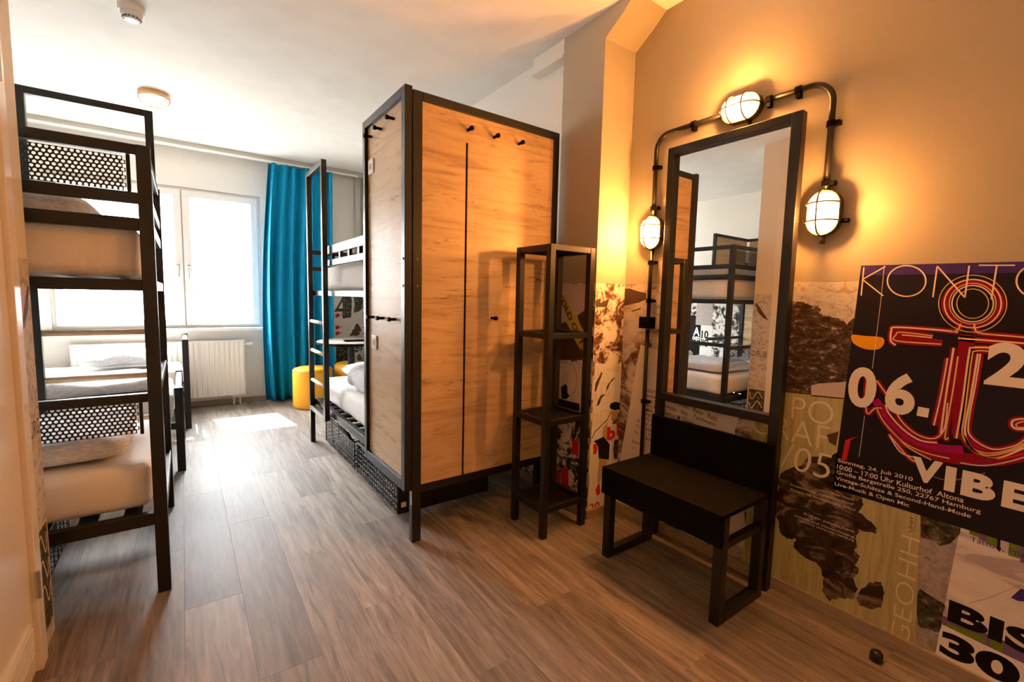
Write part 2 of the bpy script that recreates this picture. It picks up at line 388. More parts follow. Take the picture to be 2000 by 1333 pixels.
def perforated(x0, x1, y, z0, z1, pitch=.0165, row=.0143, th=.0015):
    mb = MB(); nr = int((z1-z0)/row); nc = int((x1-x0)/pitch); r = .0058
    for j in range(nr):
        zc = z0+(j+.5)*row
        for i in range(nc):
            xc = x0+(i+.5+(.25 if j % 2 else -.25))*pitch; n = len(mb.v)
            oc = [(-.5, -.5), (0, -.5), (.5, -.5), (.5, 0), (.5, .5), (0, .5), (-.5, .5), (-.5, 0)]
            for a, b in oc: mb.v.append(Vector((xc+a*pitch, y, zc+b*row)))
            for a, b in oc:
                l = math.hypot(a, b); mb.v.append(Vector((xc+a/l*r, y, zc+b/l*r)))
            for k in range(8): mb.f.append((n+k, n+(k+1) % 8, n+8+(k+1) % 8, n+8+k))
    return mb
BX0, BX1, BY0, BY1 = -2.12, -.08, 2.29, 3.25
T = .045
bed = thing('bunk_bed', 'black metal bunk bed with mesh guards and wooden rungs at left', 'bunk bed', (-1.1, 2.77, 0))
for xa, ya in ((BX1-T, BY0), (BX1-T, BY1-T), (BX0, BY0), (BX0, BY1-T)): bx('post', 'metal', bed, xa, xa+T, ya, ya+T, 0, 1.80)
LY = BY1+.003
bx('ladder_post', 'metal', bed, -.622, -.586, LY, LY+.036, 0, 2.22)
bx('ladder_post', 'metal', bed, -.132, -.096, LY, LY+.036, 0, 2.22)
bx('ladder_top_rail', 'metal', bed, -.586, -.132, LY, LY+.036, 2.185, 2.22)
ri = .03
for z0, z1 in ((1.762, 1.80), (1.580, 1.622), (1.478, 1.526)):
    bx('guard_rail', 'metal', bed, BX0+T, BX1-T, BY0+.004, BY0+.004+ri, z0, z1)
    bx('guard_rail', 'metal', bed, BX1-T+.006, BX1-.006, BY0+T, BY1-T, z0, z1)
    if z0 < 1.5: bx('guard_rail', 'metal', bed, BX0+T, BX1-T, BY1-T+.004, BY1-.011, z0, z1)
for z0, z1 in ((1.247, 1.29), (.295, .345)):
    bx('bed_rail', 'metal', bed, BX0+T, BX1-T, BY0+.004, BY0+.04, z0, z1)
    bx('bed_rail', 'metal', bed, BX0+T, BX1-T, BY1-.04, BY1-.004, z0, z1)
    bx('end_rail', 'metal', bed, BX1-T+.004, BX1-.004, BY0+T, BY1-T, z0, z1)
    bx('end_rail', 'metal', bed, BX0+.004, BX0+T-.004, BY0+T, BY1-T, z0, z1)
    sl_ = MB()
    for k in range(14): sl_.box(BX0+.1+k*.138, BX0+.16+k*.138, BY0+.04, BY1-.04, z1-.025, z1-.012)
    build(sl_, 'slat_base', 'metal', bed)
bx('end_rail', 'metal', bed, BX1-T+.004, BX1-.004, BY0+T, BY1-T, .83, .865)
bx('end_rail', 'metal', bed, BX0+T, -1.3, BY1-.04, BY1-.006, .78, .815)
for z in (1.02, .775, .53): build(MB().tube([(-.588, LY+.018, z), (-.130, LY+.018, z)], .016, 12), 'rung', 'rung', bed, smooth=True)
for zt, zr in ((1.795, 0), (.84, 1)):
    if zr: bx('mesh_rail', 'metal', bed, -.80, BX1-T, BY0+.012, BY0+.042, zt-.035, zt)
    pnl = build(perforated(-.79, -.155, BY0+.046, zt-.165, zt-.03), 'mesh_panel', 'metal', bed)
    sd = pnl.modifiers.new('thick', 'SOLIDIFY'); sd.thickness = .0015
    bx('mesh_frame', 'metal', bed, -.157, -.145, BY0+.040, BY0+.052, zt-.17, zt-.02)
    bx('mesh_frame', 'metal', bed, -.80, -.788, BY0+.040, BY0+.052, zt-.17, zt-.02)
# oak head panels at the far head end
for zb in (.62, 1.36):
    pz = zb+.72
    if zb > 1: bx('head_panel', 'oak', bed, BX0+.05, -1.34, BY1-.034, BY1-.018, zb, pz, bevel=.002)
    bx('head_panel', 'oak', bed, BX0+.014, BX0+.03, BY0+.06, BY1-.06, zb, pz, bevel=.002)
    f = MB()
    if zb > 1: f.box(BX0+.04, -1.30, BY1-.042, BY1-.008, pz, pz+.035).box(-1.335, -1.30, BY1-.042, BY1-.008, zb, pz)
    f.box(BX0+.004, BX0+.04, BY0+T, BY1-.008, pz, pz+.035)
    build(f, 'panel_frame', 'metal', bed, bevel=.002)
gb = 'bunk mattresses in white sheets'
mattress('white sheeted mattress on the upper left bunk', BX0+.05, BX1-.05, BY0+.05, BY1-.05, 1.292, 1.49, gb)
mattress('white sheeted mattress on the lower left bunk', BX0+.05, BX1-.05, BY0+.05, BY1-.05, .348, .535, gb)
gp = 'folded bedding on the beds'
blob('folded_duvet', 'folded white duvet at the foot of the lower left bunk', 'duvet', (-.54, 2.76, .598), (.66, .74, .095), 'duvet', gp, .3, .25, .018, .05)
blob('folded_duvet', 'folded white duvet on the upper left bunk', 'duvet', (-.62, 2.80, 1.572), (.66, .68, .13), 'duvet', gp, .35, .25, .02, 0, 6, 3)
# wire basket under the left bunk
def basket(label, x0, x1, y0, y1, z0, z1, front, solid_end=False):
    """front: 'x' = front faces -X/+X side x0, 'y' = front faces y0"""
    b = thing('wire_basket', label, 'basket', ((x0+x1)/2, (y0+y1)/2, 0), 'wire baskets under the bunks')
    r = .0022
    w = MB(); n = int((z1-z0)/.032)
    for k in range(n+1):
        z = z0+(z1-z0)*k/n; w.tube([(x0, y0, z), (x0, y1, z)], r, 5)
    m = int((y1-y0)/.036)
    for k in range(m+1):
        y = y0+(y1-y0)*k/m; w.tube([(x0-.003, y, z1), (x0-.003, y, z0)], r, 5)
    build(w, 'front_mesh', 'wire', b)
    w = MB()
    for k in range(0, n+1, 2): z = z0+(z1-z0)*k/n; w.tube([(x1, y0, z), (x1, y1, z)], r, 5)
    for k in range(0, m+1, 2): y = y0+(y1-y0)*k/m; w.tube([(x1, y, z1), (x1, y, z0)], r, 5)
    build(w, 'rear_mesh', 'wire', b)
    for yy in ((y1,) if solid_end else (y0, y1)):
        w = MB()
        for k in range(n+1):
            z = z0+(z1-z0)*k/n; w.tube([(x0, yy, z), (x1, yy, z)], r, 5)
        m2 = int((x1-x0)/.05)
        for k in range(m2+1):
            xx = x0+(x1-x0)*k/m2; w.tube([(xx, yy, z1), (xx, yy, z0)], r, 5)
        build(w, 'end_mesh', 'wire', b)
    w = MB(); m = int((y1-y0)/.05); m2 = int((x1-x0)/.05)
    for k in range(m+1): y = y0+(y1-y0)*k/m; w.tube([(x0, y, z0), (x1, y, z0)], r, 5)
    for k in range(m2+1): xx = x0+(x1-x0)*k/m2; w.tube([(xx, y0, z0), (xx, y1, z0)], r, 5)
    build(w, 'bottom_mesh', 'wire', b)
    if solid_end: bx('end_plate', 'metal', b, x0, x1, y0-.006, y0, z0-.012, z1+.02)
    rm = MB()
    for xx in (x0, x1): rm.tube([(xx, y0, z1), (xx, y1, z1)], .007)
    for yy in (y0, y1): rm.tube([(x0, yy, z1), (x1, yy, z1)], .007)
    build(rm, 'rim', 'metal', b, smooth=True)
    cs = MB()
    for xx in (x0+.04, x1-.04):
        for yy in (y0+.06, y1-.06): cs.lathe((xx, yy, z0-.014), [(.012, -.0), (.012, .013)], 10)
    build(cs, 'feet', 'rubber', b)
    return b
basket('black wire basket under the left bunk', -1.02, -.50, 2.36, 3.05, .02, .22, 'y')

# low single beds by the window
def single(label, y0, y1, hp, x1, dlabel):
    b = thing('single_bed', label, 'bed', (-1.05, (y0+y1)/2, 0), 'low single beds by the window')
    x0 = -2.10; t = .048
    for xa, h in ((x0, .50), (x1-t, hp)):
        for ya in (y0, y1-t): bx('post', 'metal', b, xa, xa+t, ya, ya+t, 0, h)
        bx('end_rail', 'metal', b, xa+.006, xa+t-.006, y0+t, y1-t, .30, .345)
        bx('end_rail', 'metal', b, xa+.006, xa+t-.006, y0+t, y1-t, h-.05, h-.01)
    for ya in (y0+.006, y1-.042): bx('side_rail', 'metal', b, x0+t, x1-t, ya, ya+.036, .30, .345)
    bx('head_panel', 'oak', b, x0+.015, x0+.033, y0+t, y1-t, .35, .448)
    s_ = MB()
    for k in range(12): s_.box(x0+.1+k*.15, x0+.16+k*.15, y0+.04, y1-.04, .322, .335)
    build(s_, 'slat_base', 'rung', b)
    mattress('white sheeted mattress of the '+dlabel, x0+.06, x1-.055, y0+.05, y1-.05, .348, .535, gb)
    return b
single('low black metal single bed right behind the left bunk', 3.83, 4.72, .59, -.02, 'single bed behind the bunk')
b3 = single('low black metal single bed nearest the window', 5.02, 5.76, .82, .03, 'single bed nearest the window')
blob('folded_duvet', 'crumpled white duvet on the single bed behind the left bunk', 'duvet', (-.50, 4.26, .602), (.7, .7, .10), 'duvet', gp, .35, .3, .03, .1, 6, 12)
blob('folded_duvet', 'crumpled white duvet on the single bed nearest the window', 'duvet', (-.42, 5.38, .645), (.6, .55, .14), 'duvet', gp, .5, .4, .035, -.1, 6, 17)
blob('pillow', 'white pillow on the single bed nearest the window', 'pillow', (-1.55, 5.4, .61), (.45, .6, .13), 'sheet', gp, .6, .4, .012, 0, 6, 21)

# ------------------------------------------------------------------ right bunk with oak end panels
RX0, RX1, RY0, RY1 = .90, 1.80, 2.08, 4.09
rb = thing('bunk_bed', 'tall black framed bunk bed with oak end panels and coat pegs', 'bunk bed', (1.35, 3.08, 0))
Z1 = 2.21
bx('post', 'metal', rb, RX0+.004, RX0+.052, RY0, RY0+.04, 0, Z1)
bx('post', 'metal', rb, RX1-.03, RX1+.01, RY0, RY0+.04, 0, Z1)
bx('panel_rail', 'metal', rb, RX0+.052, RX1-.03, RY0, RY0+.04, Z1-.042, Z1)
bx('panel_rail', 'metal', rb, RX0+.052, RX1-.03, RY0+.012, RY0+.04, .25, .296)
px0, px1, sx = RX0+.052, RX1-.03, 1.198
def slotpanel():
    bx('end_board', 'oak', rb, px0, sx-.006, RY0+.006, RY0+.024, .296, Z1-.042, bevel=.001)
    bx('end_board', 'oak', rb, sx+.006, px1, RY0+.006, RY0+.024, .296, Z1-.042, bevel=.001)
    bx('end_board', 'oak', rb, sx-.006, sx+.006, RY0+.006, RY0+.024, 2.03, Z1-.042, bevel=0)
    bx('joint_strip', 'black', rb, sx-.006, sx+.006, RY0+.014, RY0+.024, .296, 2.03, bevel=0)
slotpanel()
def peg(parent, p, d, mat='black'):
    p, d = Vector(p), Vector(d); m = MB().tube([p, p+d*.032], .0075, 12).tube([p+d*.032, p+d*.045], .0115, 12)
    return build(m, 'coat_peg', mat, parent, smooth=False)
for hx, hz in ((1.201, 2.092), (1.359, 2.091), (1.520, 2.091), (1.367, 1.142)): peg(rb, (hx, RY0+.006, hz), (0, -1, 0))
# side panel along the aisle
SY0, SY1, SZ0, SZ1 = 2.085, 2.70, .275, 2.225
bx('side_post', 'metal', rb, RX0-.035, RX0+.003, SY0, SY0+.045, SZ0, SZ1)
bx('side_post', 'metal', rb, RX0-.035, RX0+.003, SY1-.04, SY1, SZ0, SZ1)
bx('side_rail', 'metal', rb, RX0-.035, RX0+.003, SY0+.045, SY1-.04, SZ1-.04, SZ1)
bx('side_rail', 'metal', rb, RX0-.035, RX0+.003, SY0+.045, SY1-.04, SZ0, SZ0+.05)
bx('side_board', 'oak', rb, RX0-.016, RX0, SY0+.045, SY1-.04, SZ0+.05, SZ1-.04, bevel=.001)
for hy, hz in ((2.627, 2.125), (2.442, 2.124), (2.264, 2.124), (2.599, 1.128), (2.412, 1.129), (2.245, 1.131)): peg(rb, (RX0-.016, hy-.03 if hy > 2.55 else hy, hz), (-1, 0, 0))
for sy, sz in ((2.600, 1.965), (2.56, .985)):
    pl_ = build(MB().box(RX0-.024, RX0-.016, sy-.04, sy+.04, sz-.04, sz+.04), 'socket_plate', 'plastic', rb, bevel=.004)
    build(MB().lathe((RX0-.025, sy, sz), [(.018, -.0012), (.016, .0012)], 20, 'X'), 'socket_hole', 'trimgrey', pl_)
for z in (1.30, 1.43):
    for p, d in (((RX0-.035, SY0+.022, z), (-1, 0, 0)), ((RX0+.028, RY0, z), (0, -1, 0))):
        q, d = Vector(p), Vector(d); build(MB().tube([q, q+d*.003], .007, 12), 'bolt', 'brass', rb)
bx('post_tip', 'chrome', rb, RX0+.0005, RX0+.004, RY0+.002, RY0+.012, .20, .272, bevel=0)
# rear posts, rails
LX = .862
bx('post', 'metal', rb, RX1-.04, RX1+.005, RY1-.045, RY1, 0, 1.61)
bx('post', 'metal', rb, RX1-.04, RX1+.005, RY0+.06, RY0+.10, 0, 1.61)
for z0, z1 in ((1.548, 1.608), (1.462, 1.505)):
    bx('guard_rail', 'metal', rb, RX0-.012, RX0+.018, SY1, 3.60, z0, z1)
for k in range(4):
    y = 2.86+k*.21; bx('guard_baluster', 'metal', rb, RX0-.008, RX0+.014, y, y+.035, 1.505, 1.548)
for z0, z1 in ((1.575, 1.61), (1.44, 1.475)):
    bx('guard_rail', 'metal', rb, LX+.018, RX1-.04, RY1-.04, RY1-.008, z0, z1)
    bx('guard_rail', 'metal', rb, RX1-.035, RX1, RY0+.10, RY1-.045, z0, z1)
for k in range(3):
    y = 2.75+k*.42; bx('guard_baluster', 'metal', rb, RX1-.03, RX1-.005, y, y+.045, 1.475, 1.575)
for z0, z1 in ((1.238, 1.278), (.315, .365)):
    bx('bed_rail', 'metal', rb, RX0-.006, RX0+.03, SY1-.6, RY1-.04, z0, z1)
    bx('bed_rail', 'metal', rb, RX1-.035, RX1, RY0+.1, RY1-.045, z0, z1)
    bx('end_rail', 'metal', rb, LX+.018, RX1-.04, RY1-.04, RY1-.004, z0, z1)
    bx('end_rail', 'metal', rb, RX0+.049, RX1-.04, RY0+.06, RY0+.1, z0, z1)
    s_ = MB()
    for k in range(13): s_.box(RX0+.03, RX1-.035, RY0+.15+k*.145, RY0+.21+k*.145, z1-.02, z1-.008)
    build(s_, 'slat_base', 'metal', rb)
bx('ladder_post', 'metal', rb, LX-.018, LX+.018, 4.04, 4.08, 0, 2.22)
bx('ladder_post', 'metal', rb, LX-.018, LX+.018, 3.56, 3.60, .29, 2.19+.03)
bx('ladder_top_rail', 'metal', rb, LX-.018, LX+.018, 3.60, 4.04, 2.185, 2.22)
bx('ladder_foot_rail', 'metal', rb, LX-.018, LX+.018, 3.60, 4.04, .285, .32)
for z in (1.03, .79, .54): build(MB().tube([(LX, 3.60, z), (LX, 4.04, z)], .014, 12), 'rung', 'rung', rb, smooth=True)
mattress('white sheeted mattress on the upper right bunk', RX0+.04, RX1-.05, RY0+.12, RY1-.05, 1.280, 1.462, gb)
mattress('white sheeted mattress on the lower right bunk', RX0+.04, RX1-.05, RY0+.12, RY1-.05, .367, .545, gb)
blob('folded_duvet', 'rumpled white duvet on the lower right bunk', 'duvet', (1.27, 3.10, .648), (.62, .85, .17), 'duvet', gp, .5, .35, .035, 0, 6, 31)
blob('pillow', 'white pillow on the lower right bunk', 'pillow', (1.35, 3.75, .625), (.6, .4, .14), 'sheet', gp, .6, .4, .012, 0, 6, 41)
b1 = basket('near black wire basket with end plate under the right bunk', .945, 1.55, 2.38, 3.085, .03, .225, 'x', True)
b2 = basket('far black wire basket under the right bunk', .945, 1.55, 3.17, 3.95, .03, .225, 'x')
build(MB().box(.965, .995, 2.3725, 2.3738, .055, .085), 'sticker', 'plastic', b1)
for b, ya, yb in ((b1, 2.45, 3.02), (b2, 3.24, 3.88)):
    build(MB().tube([(.94, ya, .225), (.925, ya, .262), (.925, yb, .262), (.94, yb, .225)], .010, 10), 'handle_bar', 'metal', b, smooth=True)

# ------------------------------------------------------------------ shelf rack beside the pier
KX0, KX1, KY0, KY1, KT = 1.475, 1.785, 1.735, 2.02, .034
rk = thing('shelf_rack', 'slim black metal shelf rack before the wall pier', 'shelf', ((KX0+KX1)/2, (KY0+KY1)/2, 0))
for xa in (KX0, KX1-KT):
    for ya in (KY0, KY1-KT): bx('post', 'metal', rk, xa, xa+KT, ya, ya+KT, 0, 1.525)
for z in (.135, .60, 1.05, 1.495):
    f = MB().box(KX0+KT, KX1-KT, KY0+.002, KY0+.03, z, z+.03).box(KX0+KT, KX1-KT, KY1-.03, KY1-.002, z, z+.03).box(KX0+.002, KX0+.03, KY0+KT, KY1-KT, z, z+.03).box(KX1-.03, KX1-.002, KY0+KT, KY1-KT, z, z+.03)
    fr_ = build(f, 'shelf_frame', 'metal', rk, bevel=.002)
    g = MB(); n = 24
    for k in range(1, n):
        xx = KX0+.02+(KX1-KX0-.04)*k/n; g.box(xx-.0022, xx+.0022, KY0+.03, KY1-.03, z+.012, z+.015)
        yy = KY0+.02+(KY1-KY0-.04)*k/n; g.box(KX0+.03, KX1-.03, yy-.0022, yy+.0022, z+.0125, z+.0155)
    if z < 1.4: build(g, 'shelf_grid', 'metal', fr_)
    else: build(MB().box(KX0+.03, KX1-.03, KY0+.03, KY1-.03, z+.008, z+.020), 'shelf_board', 'black', fr_)

# ------------------------------------------------------------------ bench
bn = thing('luggage_bench', 'black luggage bench with low backboard under the mirror', 'bench', (1.8, 1.16, 0))
QX0, QX1, QY0, QY1 = 1.615, 1.995, .862, 1.470
bx('seat', 'black', bn, QX0, QX1, QY0, QY1, .437, .455, bevel=.0015)
bx('apron', 'black', bn, QX0, QX0+.018, QY0, QY1, .325, .437, bevel=.001)
bx('side_board', 'black', bn, QX0+.018, QX1-.02, QY1-.018, QY1, .36, .437, bevel=.001)
bx('backboard', 'black', bn, QX1-.018, QX1, QY0, QY1, .43, .665, bevel=.001)
for ya in (QY0+.002, QY1-.042):
    bx('leg', 'metal', bn, QX0+.02, QX0+.06, ya, ya+.04, .0, .437)
    bx('leg', 'metal', bn, QX1-.058, QX1-.018, ya, ya+.04, .0, .437)
    bx('runner', 'metal', bn, QX0+.06, QX1-.058, ya, ya+.04, 0, .04)
    bx('stretcher', 'metal', bn, QX0+.06, QX1-.058, ya+.006, ya+.034, .30, .33)

# mirror
mi = thing('wall_mirror', 'tall rectangular mirror in a black frame on the mural wall', 'mirror', (2.04, 1.173, 0))
FX0, FX1 = 2.018, 2.06; FY0, FY1 = .866, 1.486
bx('frame_post', 'metal', mi, FX0, FX1, FY0, FY0+.042, .0, 2.022)
bx('frame_post', 'metal', mi, FX0, FX1, FY1-.034, FY1, .0, 2.022)
bx('frame_rail', 'metal', mi, FX0, FX1, FY0+.042, FY1-.034, 1.986, 2.022)
bx('frame_rail', 'metal', mi, FX0, FX1, FY0+.042, FY1-.034, .738, .777)
build(MB().box(2.046, 2.056, FY0+.036, FY1-.028, .770, 1.992), 'glass', 'mirror', mi)

# ------------------------------------------------------------------ caged lamps, conduit
PXW = 2.058
cdt = thing('conduit', 'black pipe conduit framing the mirror and linking the lamps', 'pipe', (2.06, 1.17, .4))
YLc, YRc, ZT = 1.588, .778, 2.118
def arc(cy, cz, r, a0, a1, n=8):
    return [(PXW, cy+r*math.cos(math.radians(a0+(a1-a0)*k/n)), cz+r*math.sin(math.radians(a0+(a1-a0)*k/n))) for k in range(n+1)]
build(MB().tube([(PXW, YLc, 1.70)]+arc(YLc-.075, ZT-.075, .075, 0, 90)+[(PXW, 1.23, ZT)], .0115, 12), 'pipe', 'metal', cdt, smooth=True)
build(MB().tube([(PXW, 1.03, ZT), (PXW, YRc+.09, ZT)]+arc(YRc+.085, ZT-.085, .085, 90, 180)+[(PXW, YRc, 1.70)], .0115, 12), 'pipe', 'metal', cdt, smooth=True)
build(MB().tube([(PXW, YLc, 1.54), (PXW, YLc, 1.16)], .0105, 12), 'pipe', 'metal', cdt, smooth=True)
build(MB().tube([(PXW, YLc, 1.10), (PXW, YLc, .30)], .0105, 12), 'pipe', 'metal', cdt, smooth=True)
bx('junction_box', 'black', cdt, PXW-.035, XR-.003, YLc-.035, YLc+.035, 1.105, 1.168, bevel=.004)
def clamp(y, z, vert):
    m = MB().tube([(PXW, y, z-.011), (PXW, y, z+.011)], .0165, 12) if vert else MB().tube([(PXW, y-.011, z), (PXW, y+.011, z)], .0165, 12)
    if vert: m.box(PXW-.008, XR-.003, y-.030, y-.012, z-.008, z+.008)
    else: m.box(PXW-.008, XR-.003, y-.008, y+.008, z-.030, z-.012)
    build(m, 'pipe_clamp', 'black', cdt)
for y, z, v in ((YLc, 1.955, 1), (YLc, 1.745, 1), (YLc, 1.46, 1), (YLc, 1.255, 1), (YLc, .70, 1), (1.375, ZT, 0), (1.02, ZT, 0), (.905, ZT, 0), (YRc, 1.95, 1), (YRc, 1.725, 1)): clamp(y, z, v)
# boxes between clamps and wall for the vertical runs are part of each clamp

def bulkhead(label, y, z, vert, mat_bulb='bulb'):
    L = thing('bulkhead_lamp', label, 'lamp', (XR, y, z), 'caged lamps around the mirror')
    hl, hw = .088, .058       # half length, half width
    def P(a, b, d):           # a along, b across, d out of the wall
        return (XR-d, y+(b if vert else a), z+(a if vert else b))
    def oval(hl, hw, d, n=40):
        pts = []; s = hl-hw
        for k in range(n):
            t = 2*math.pi*k/n; ca, sa = math.cos(t), math.sin(t)
            pts.append(P(ca*hw+(s if ca > 0 else -s), sa*hw, d))
        return pts
    def rings(prof):
        m = MB(); n = 40
        for hl_, hw_, d in prof: m.v += [Vector(p) for p in oval(hl_, hw_, d, n)]
        for i in range(len(prof)-1):
            for k in range(n): m.f.append((i*n+k, i*n+(k+1) % n, (i+1)*n+(k+1) % n, (i+1)*n+k))
        return m, n, len(prof)
    m, n, k = rings([(hl, hw, .0), (hl, hw, .028), (hl-.005, hw-.005, .030), (hl-.005, hw-.005, .020), (.04, .015, .020)]); m.f.append(tuple((k-1)*n+i for i in range(n)))
    build(m, 'base', 'brasslamp', L, smooth=False)
    prof = [(hl-.008, hw-.008, .021)]
    for i in range(1, 17):
        t = i/16*math.pi/2; rib = .0012 if i % 2 else -.0012
        s = math.cos(t)**.75; prof.append((.03+(hl-.038)*s+rib, .006+(hw-.014)*s+rib, .021+.066*math.sin(t)))
    m, n, k = rings(prof); m.f.append(tuple((k-1)*n+i for i in range(n)))
    build(m, 'glass_globe', 'lampglass', L, smooth=True)
    bl = MB().tube([P(-.045, 0, .056), P(-.035, 0, .056), P(-.01, 0, .056), P(.02, 0, .056), P(.035, 0, .056), P(.042, 0, .056)], [.011, .013, .018, .025, .019, .007], 16)
    build(bl, 'bulb', mat_bulb, L, smooth=True)
    cg = MB(); r = .0034
    def wire(pts): cg.tube(pts, r, 6)
    ov = oval(hl-.002, hw-.002, .033); wire(ov+[ov[0]])
    for off in (-.034, .034):
        wire([P(off, (hw)*math.cos(t), .022+.072*math.sin(t)**.8) for t in [math.pi*i/14 for i in range(15)]])
    wire([P((hl)*math.copysign(abs(math.cos(t))**.7, math.cos(t)), 0, .022+.072*math.sin(t)**.6) for t in [math.pi*i/20 for i in range(21)]])
    build(cg, 'cage', 'brass', L, smooth=True)
    kn = MB().tube([P(-.035, -hw+.004, .012), P(-.035, -hw-.026, .012)], .0085, 10)
    build(kn, 'cable_plug', 'black', L)
    g2 = MB().tube([P(hl-.004, 0, .014), P(hl+.035, 0, .0155)], .011, 10).tube([P(-hl+.004, 0, .014), P(-hl-.03, 0, .0155)], .010, 10)
    build(g2, 'cable_gland', 'brasslamp', L, smooth=True)
    return L
M['copper'] = plain('copper_paint', (.50, .28, .12), .45, .3)
M['brasslamp'] = plain('dark_bronze_casting', (.09, .055, .025), .45, .5)
bulkhead('glowing caged lamp on the conduit above the mirror', 1.140, ZT, False)
bulkhead('glowing caged lamp at the right of the mirror', YRc, 1.612, True)
bulkhead('glowing caged lamp at the left of the mirror', YLc, 1.618, True)
# ceiling lamp
cl = thing('ceiling_lamp', 'small round caged lamp on the ceiling', 'lamp', (-.12, 4.58, H))
build(MB().lathe((-.12, 4.58, H), [(.10, 0), (.10, -.03), (.085, -.035)], 32), 'base', 'copper', cl, smooth=False)
build(MB().lathe((-.12, 4.58, H), [(.088, -.034), (.086, -.06), (.07, -.082), (.03, -.094), (.005, -.096)], 32), 'glass_globe', 'lampglass', cl, smooth=True)
build(MB().lathe((-.12, 4.58, H), [(.01, -.038), (.032, -.05), (.032, -.065), (.01, -.076)], 16), 'bulb', 'bulb2', cl, smooth=True)
cg = MB()
for a in range(4):
    t = math.pi*a/4; cg.tube([(-.12+.098*math.cos(t)*math.cos(p), 4.58+.098*math.sin(t)*math.cos(p), H-.034-.068*math.sin(p)) for p in [math.pi*i/12 for i in range(13)]], .0025, 6)
cg.tube([(-.12+.098*math.cos(t), 4.58+.098*math.sin(t), H-.036) for t in [2*math.pi*i/24 for i in range(25)]], .003, 6)
build(cg, 'cage', 'brass', cl, smooth=True)
sd_ = thing('smoke_detector', 'white smoke detector on the ceiling', 'detector', (-.165, 3.29, H))
build(MB().lathe((-.165, 3.29, H), [(.058, 0), (.058, -.035), (.055, -.038)], 32), 'base', 'plastic', sd_)
build(MB().lathe((-.165, 3.29, H), [(.050, -.038), (.047, -.055), (.036, -.062), (.036, -.068), (.030, -.074), (.004, -.076)], 32), 'sensor_cap', 'plastic', sd_)
vm = MB()
for k in range(14):
    t = 2*math.pi*k/14; c0 = Vector((-.165+.037*math.cos(t), 3.29+.037*math.sin(t), H-.065)); vm.box(c0.x-.005, c0.x+.005, c0.y-.005, c0.y+.005, c0.z-.0015, c0.z+.0015)
build(vm, 'vent_slots', 'black', sd_)

# ------------------------------------------------------------------ radiator
ra = thing('radiator', 'white panel radiator with ribbed front under the window', 'radiator', (-.16, 5.9, .11))
RA0, RA1 = -.873, .545
pts = []; k = 0; x = RA0
while x < RA1-.001:
    for dx, dy in ((0, 0), (.010, -.009), (.024, -.009), (.034, 0)):
        if x+dx <= RA1: pts.append((x+dx, 5.845+dy))
    x += .046
pts.append((RA1, 5.845))
poly = [(RA0, 5.865)]+pts+[(RA1, 5.865)]
fp = MB(); n = len(poly)
fp.v = [Vector((a, b, .115)) for a, b in poly]+[Vector((a, b, .715)) for a, b in poly]
for i in range(n): fp.f.append((i, (i+1) % n, n+(i+1) % n, n+i))
build(fp, 'front_panel', 'rad', ra)
build(MB().box(RA0, RA1, 5.865, 5.935, .13, .70), 'body', 'rad', ra, bevel=.004)
tg = MB().box(RA0-.003, RA1+.003, 5.832, 5.94, .712, .722)
for k in range(40): tg.box(RA0+.02+k*.035, RA0+.040+k*.035, 5.86, 5.925, .722, .724)
build(tg, 'top_grille', 'rad', ra)
build(MB().tube([(RA1, 5.885, .675), (RA1+.03, 5.885, .675)], .012, 12).tube([(RA1+.03, 5.885, .675), (RA1+.085, 5.885, .675)], .02, 14), 'valve', 'plastic', ra, smooth=False)
for xx in (.43, .49): build(MB().tube([(xx, 5.885, .13), (xx, 5.885, .0)], .010, 12), 'pipe', 'plastic', ra, smooth=True)
bx('valve_block', 'plastic', ra, .41, .51, 5.87, 5.90, .085, .115)
for xx in (-.6, .25): bx('bracket', 'rad', ra, xx, xx+.03, 5.93, YW-.002, .2, .65)

# curtain
cv = MB(); nx, nz = 110, 30
for j in range(nz+1):
    v = j/nz; z = .025+(2.675-.025)*v
    for i in range(nx+1):
        u = i/nx; xl = .735+.075*v**2-.03*math.sin(v*3); w = (1.50-xl) if v > -.1 else 1
        ph = u*2*math.pi*7+.5*math.sin(u*9)
        a = (.060-.020*v)*(1+.35*math.sin(u*13+1))
        cv.v.append(Vector((xl+w*u+.012*math.sin(ph*.5+v*2), 5.765+a*math.sin(ph+.35*math.sin(v*4))+.01*math.sin(v*5+u*4)*(1-v), z)))
for j in range(nz):
    for i in range(nx): a = j*(nx+1)+i; cv.f.append((a, a+1, a+nx+2, a+nx+1))
cu_ = build(cv, 'curtain', 'teal', smooth=True); md = cu_.modifiers.new('thick', 'SOLIDIFY'); md.thickness = .002
tag(cu_, 'long teal pleated curtain at the right of the window', 'curtain')
cr_ = MB().box(XL+.02, 1.79, 5.765, 5.785, 2.685, 2.70)
tag(build(cr_, 'curtain_track', 'white'), 'white curtain track under the grey ceiling board', 'curtain track')

# poufs, table, tray
def pouf(label, cx, cy, r=.205, h=.44):
    t = thing('pouf', label, 'stool', (cx, cy, 0), 'round yellow poufs')
    build(MB().lathe((cx, cy, 0), [(r-.02, 0), (r-.004, .01), (r, .04), (r, h-.05), (r-.004, h-.03)], 40), 'side', 'yellow', t, smooth=True)
    build(MB().lathe((cx, cy, 0), [(r-.006, h-.034), (r+.001, h-.03), (r+.001, h-.024), (r-.006, h-.02)], 40), 'piping', 'yellow', t, smooth=True)
    build(MB().lathe((cx, cy, 0), [(r-.005, h-.024), (r-.012, h-.01), (r-.04, h), (.01, h+.006)], 40), 'cushion_top', 'yellow', t, smooth=True)
pouf('round yellow pouf beside the teal curtain', 1.15, 5.37)
pouf('round yellow pouf under the wall table', 1.60, 5.42, .20, .46)
tb = thing('round_table', 'round table with dark edge and black column by the rear wall', 'table', (1.50, 5.12, 0))
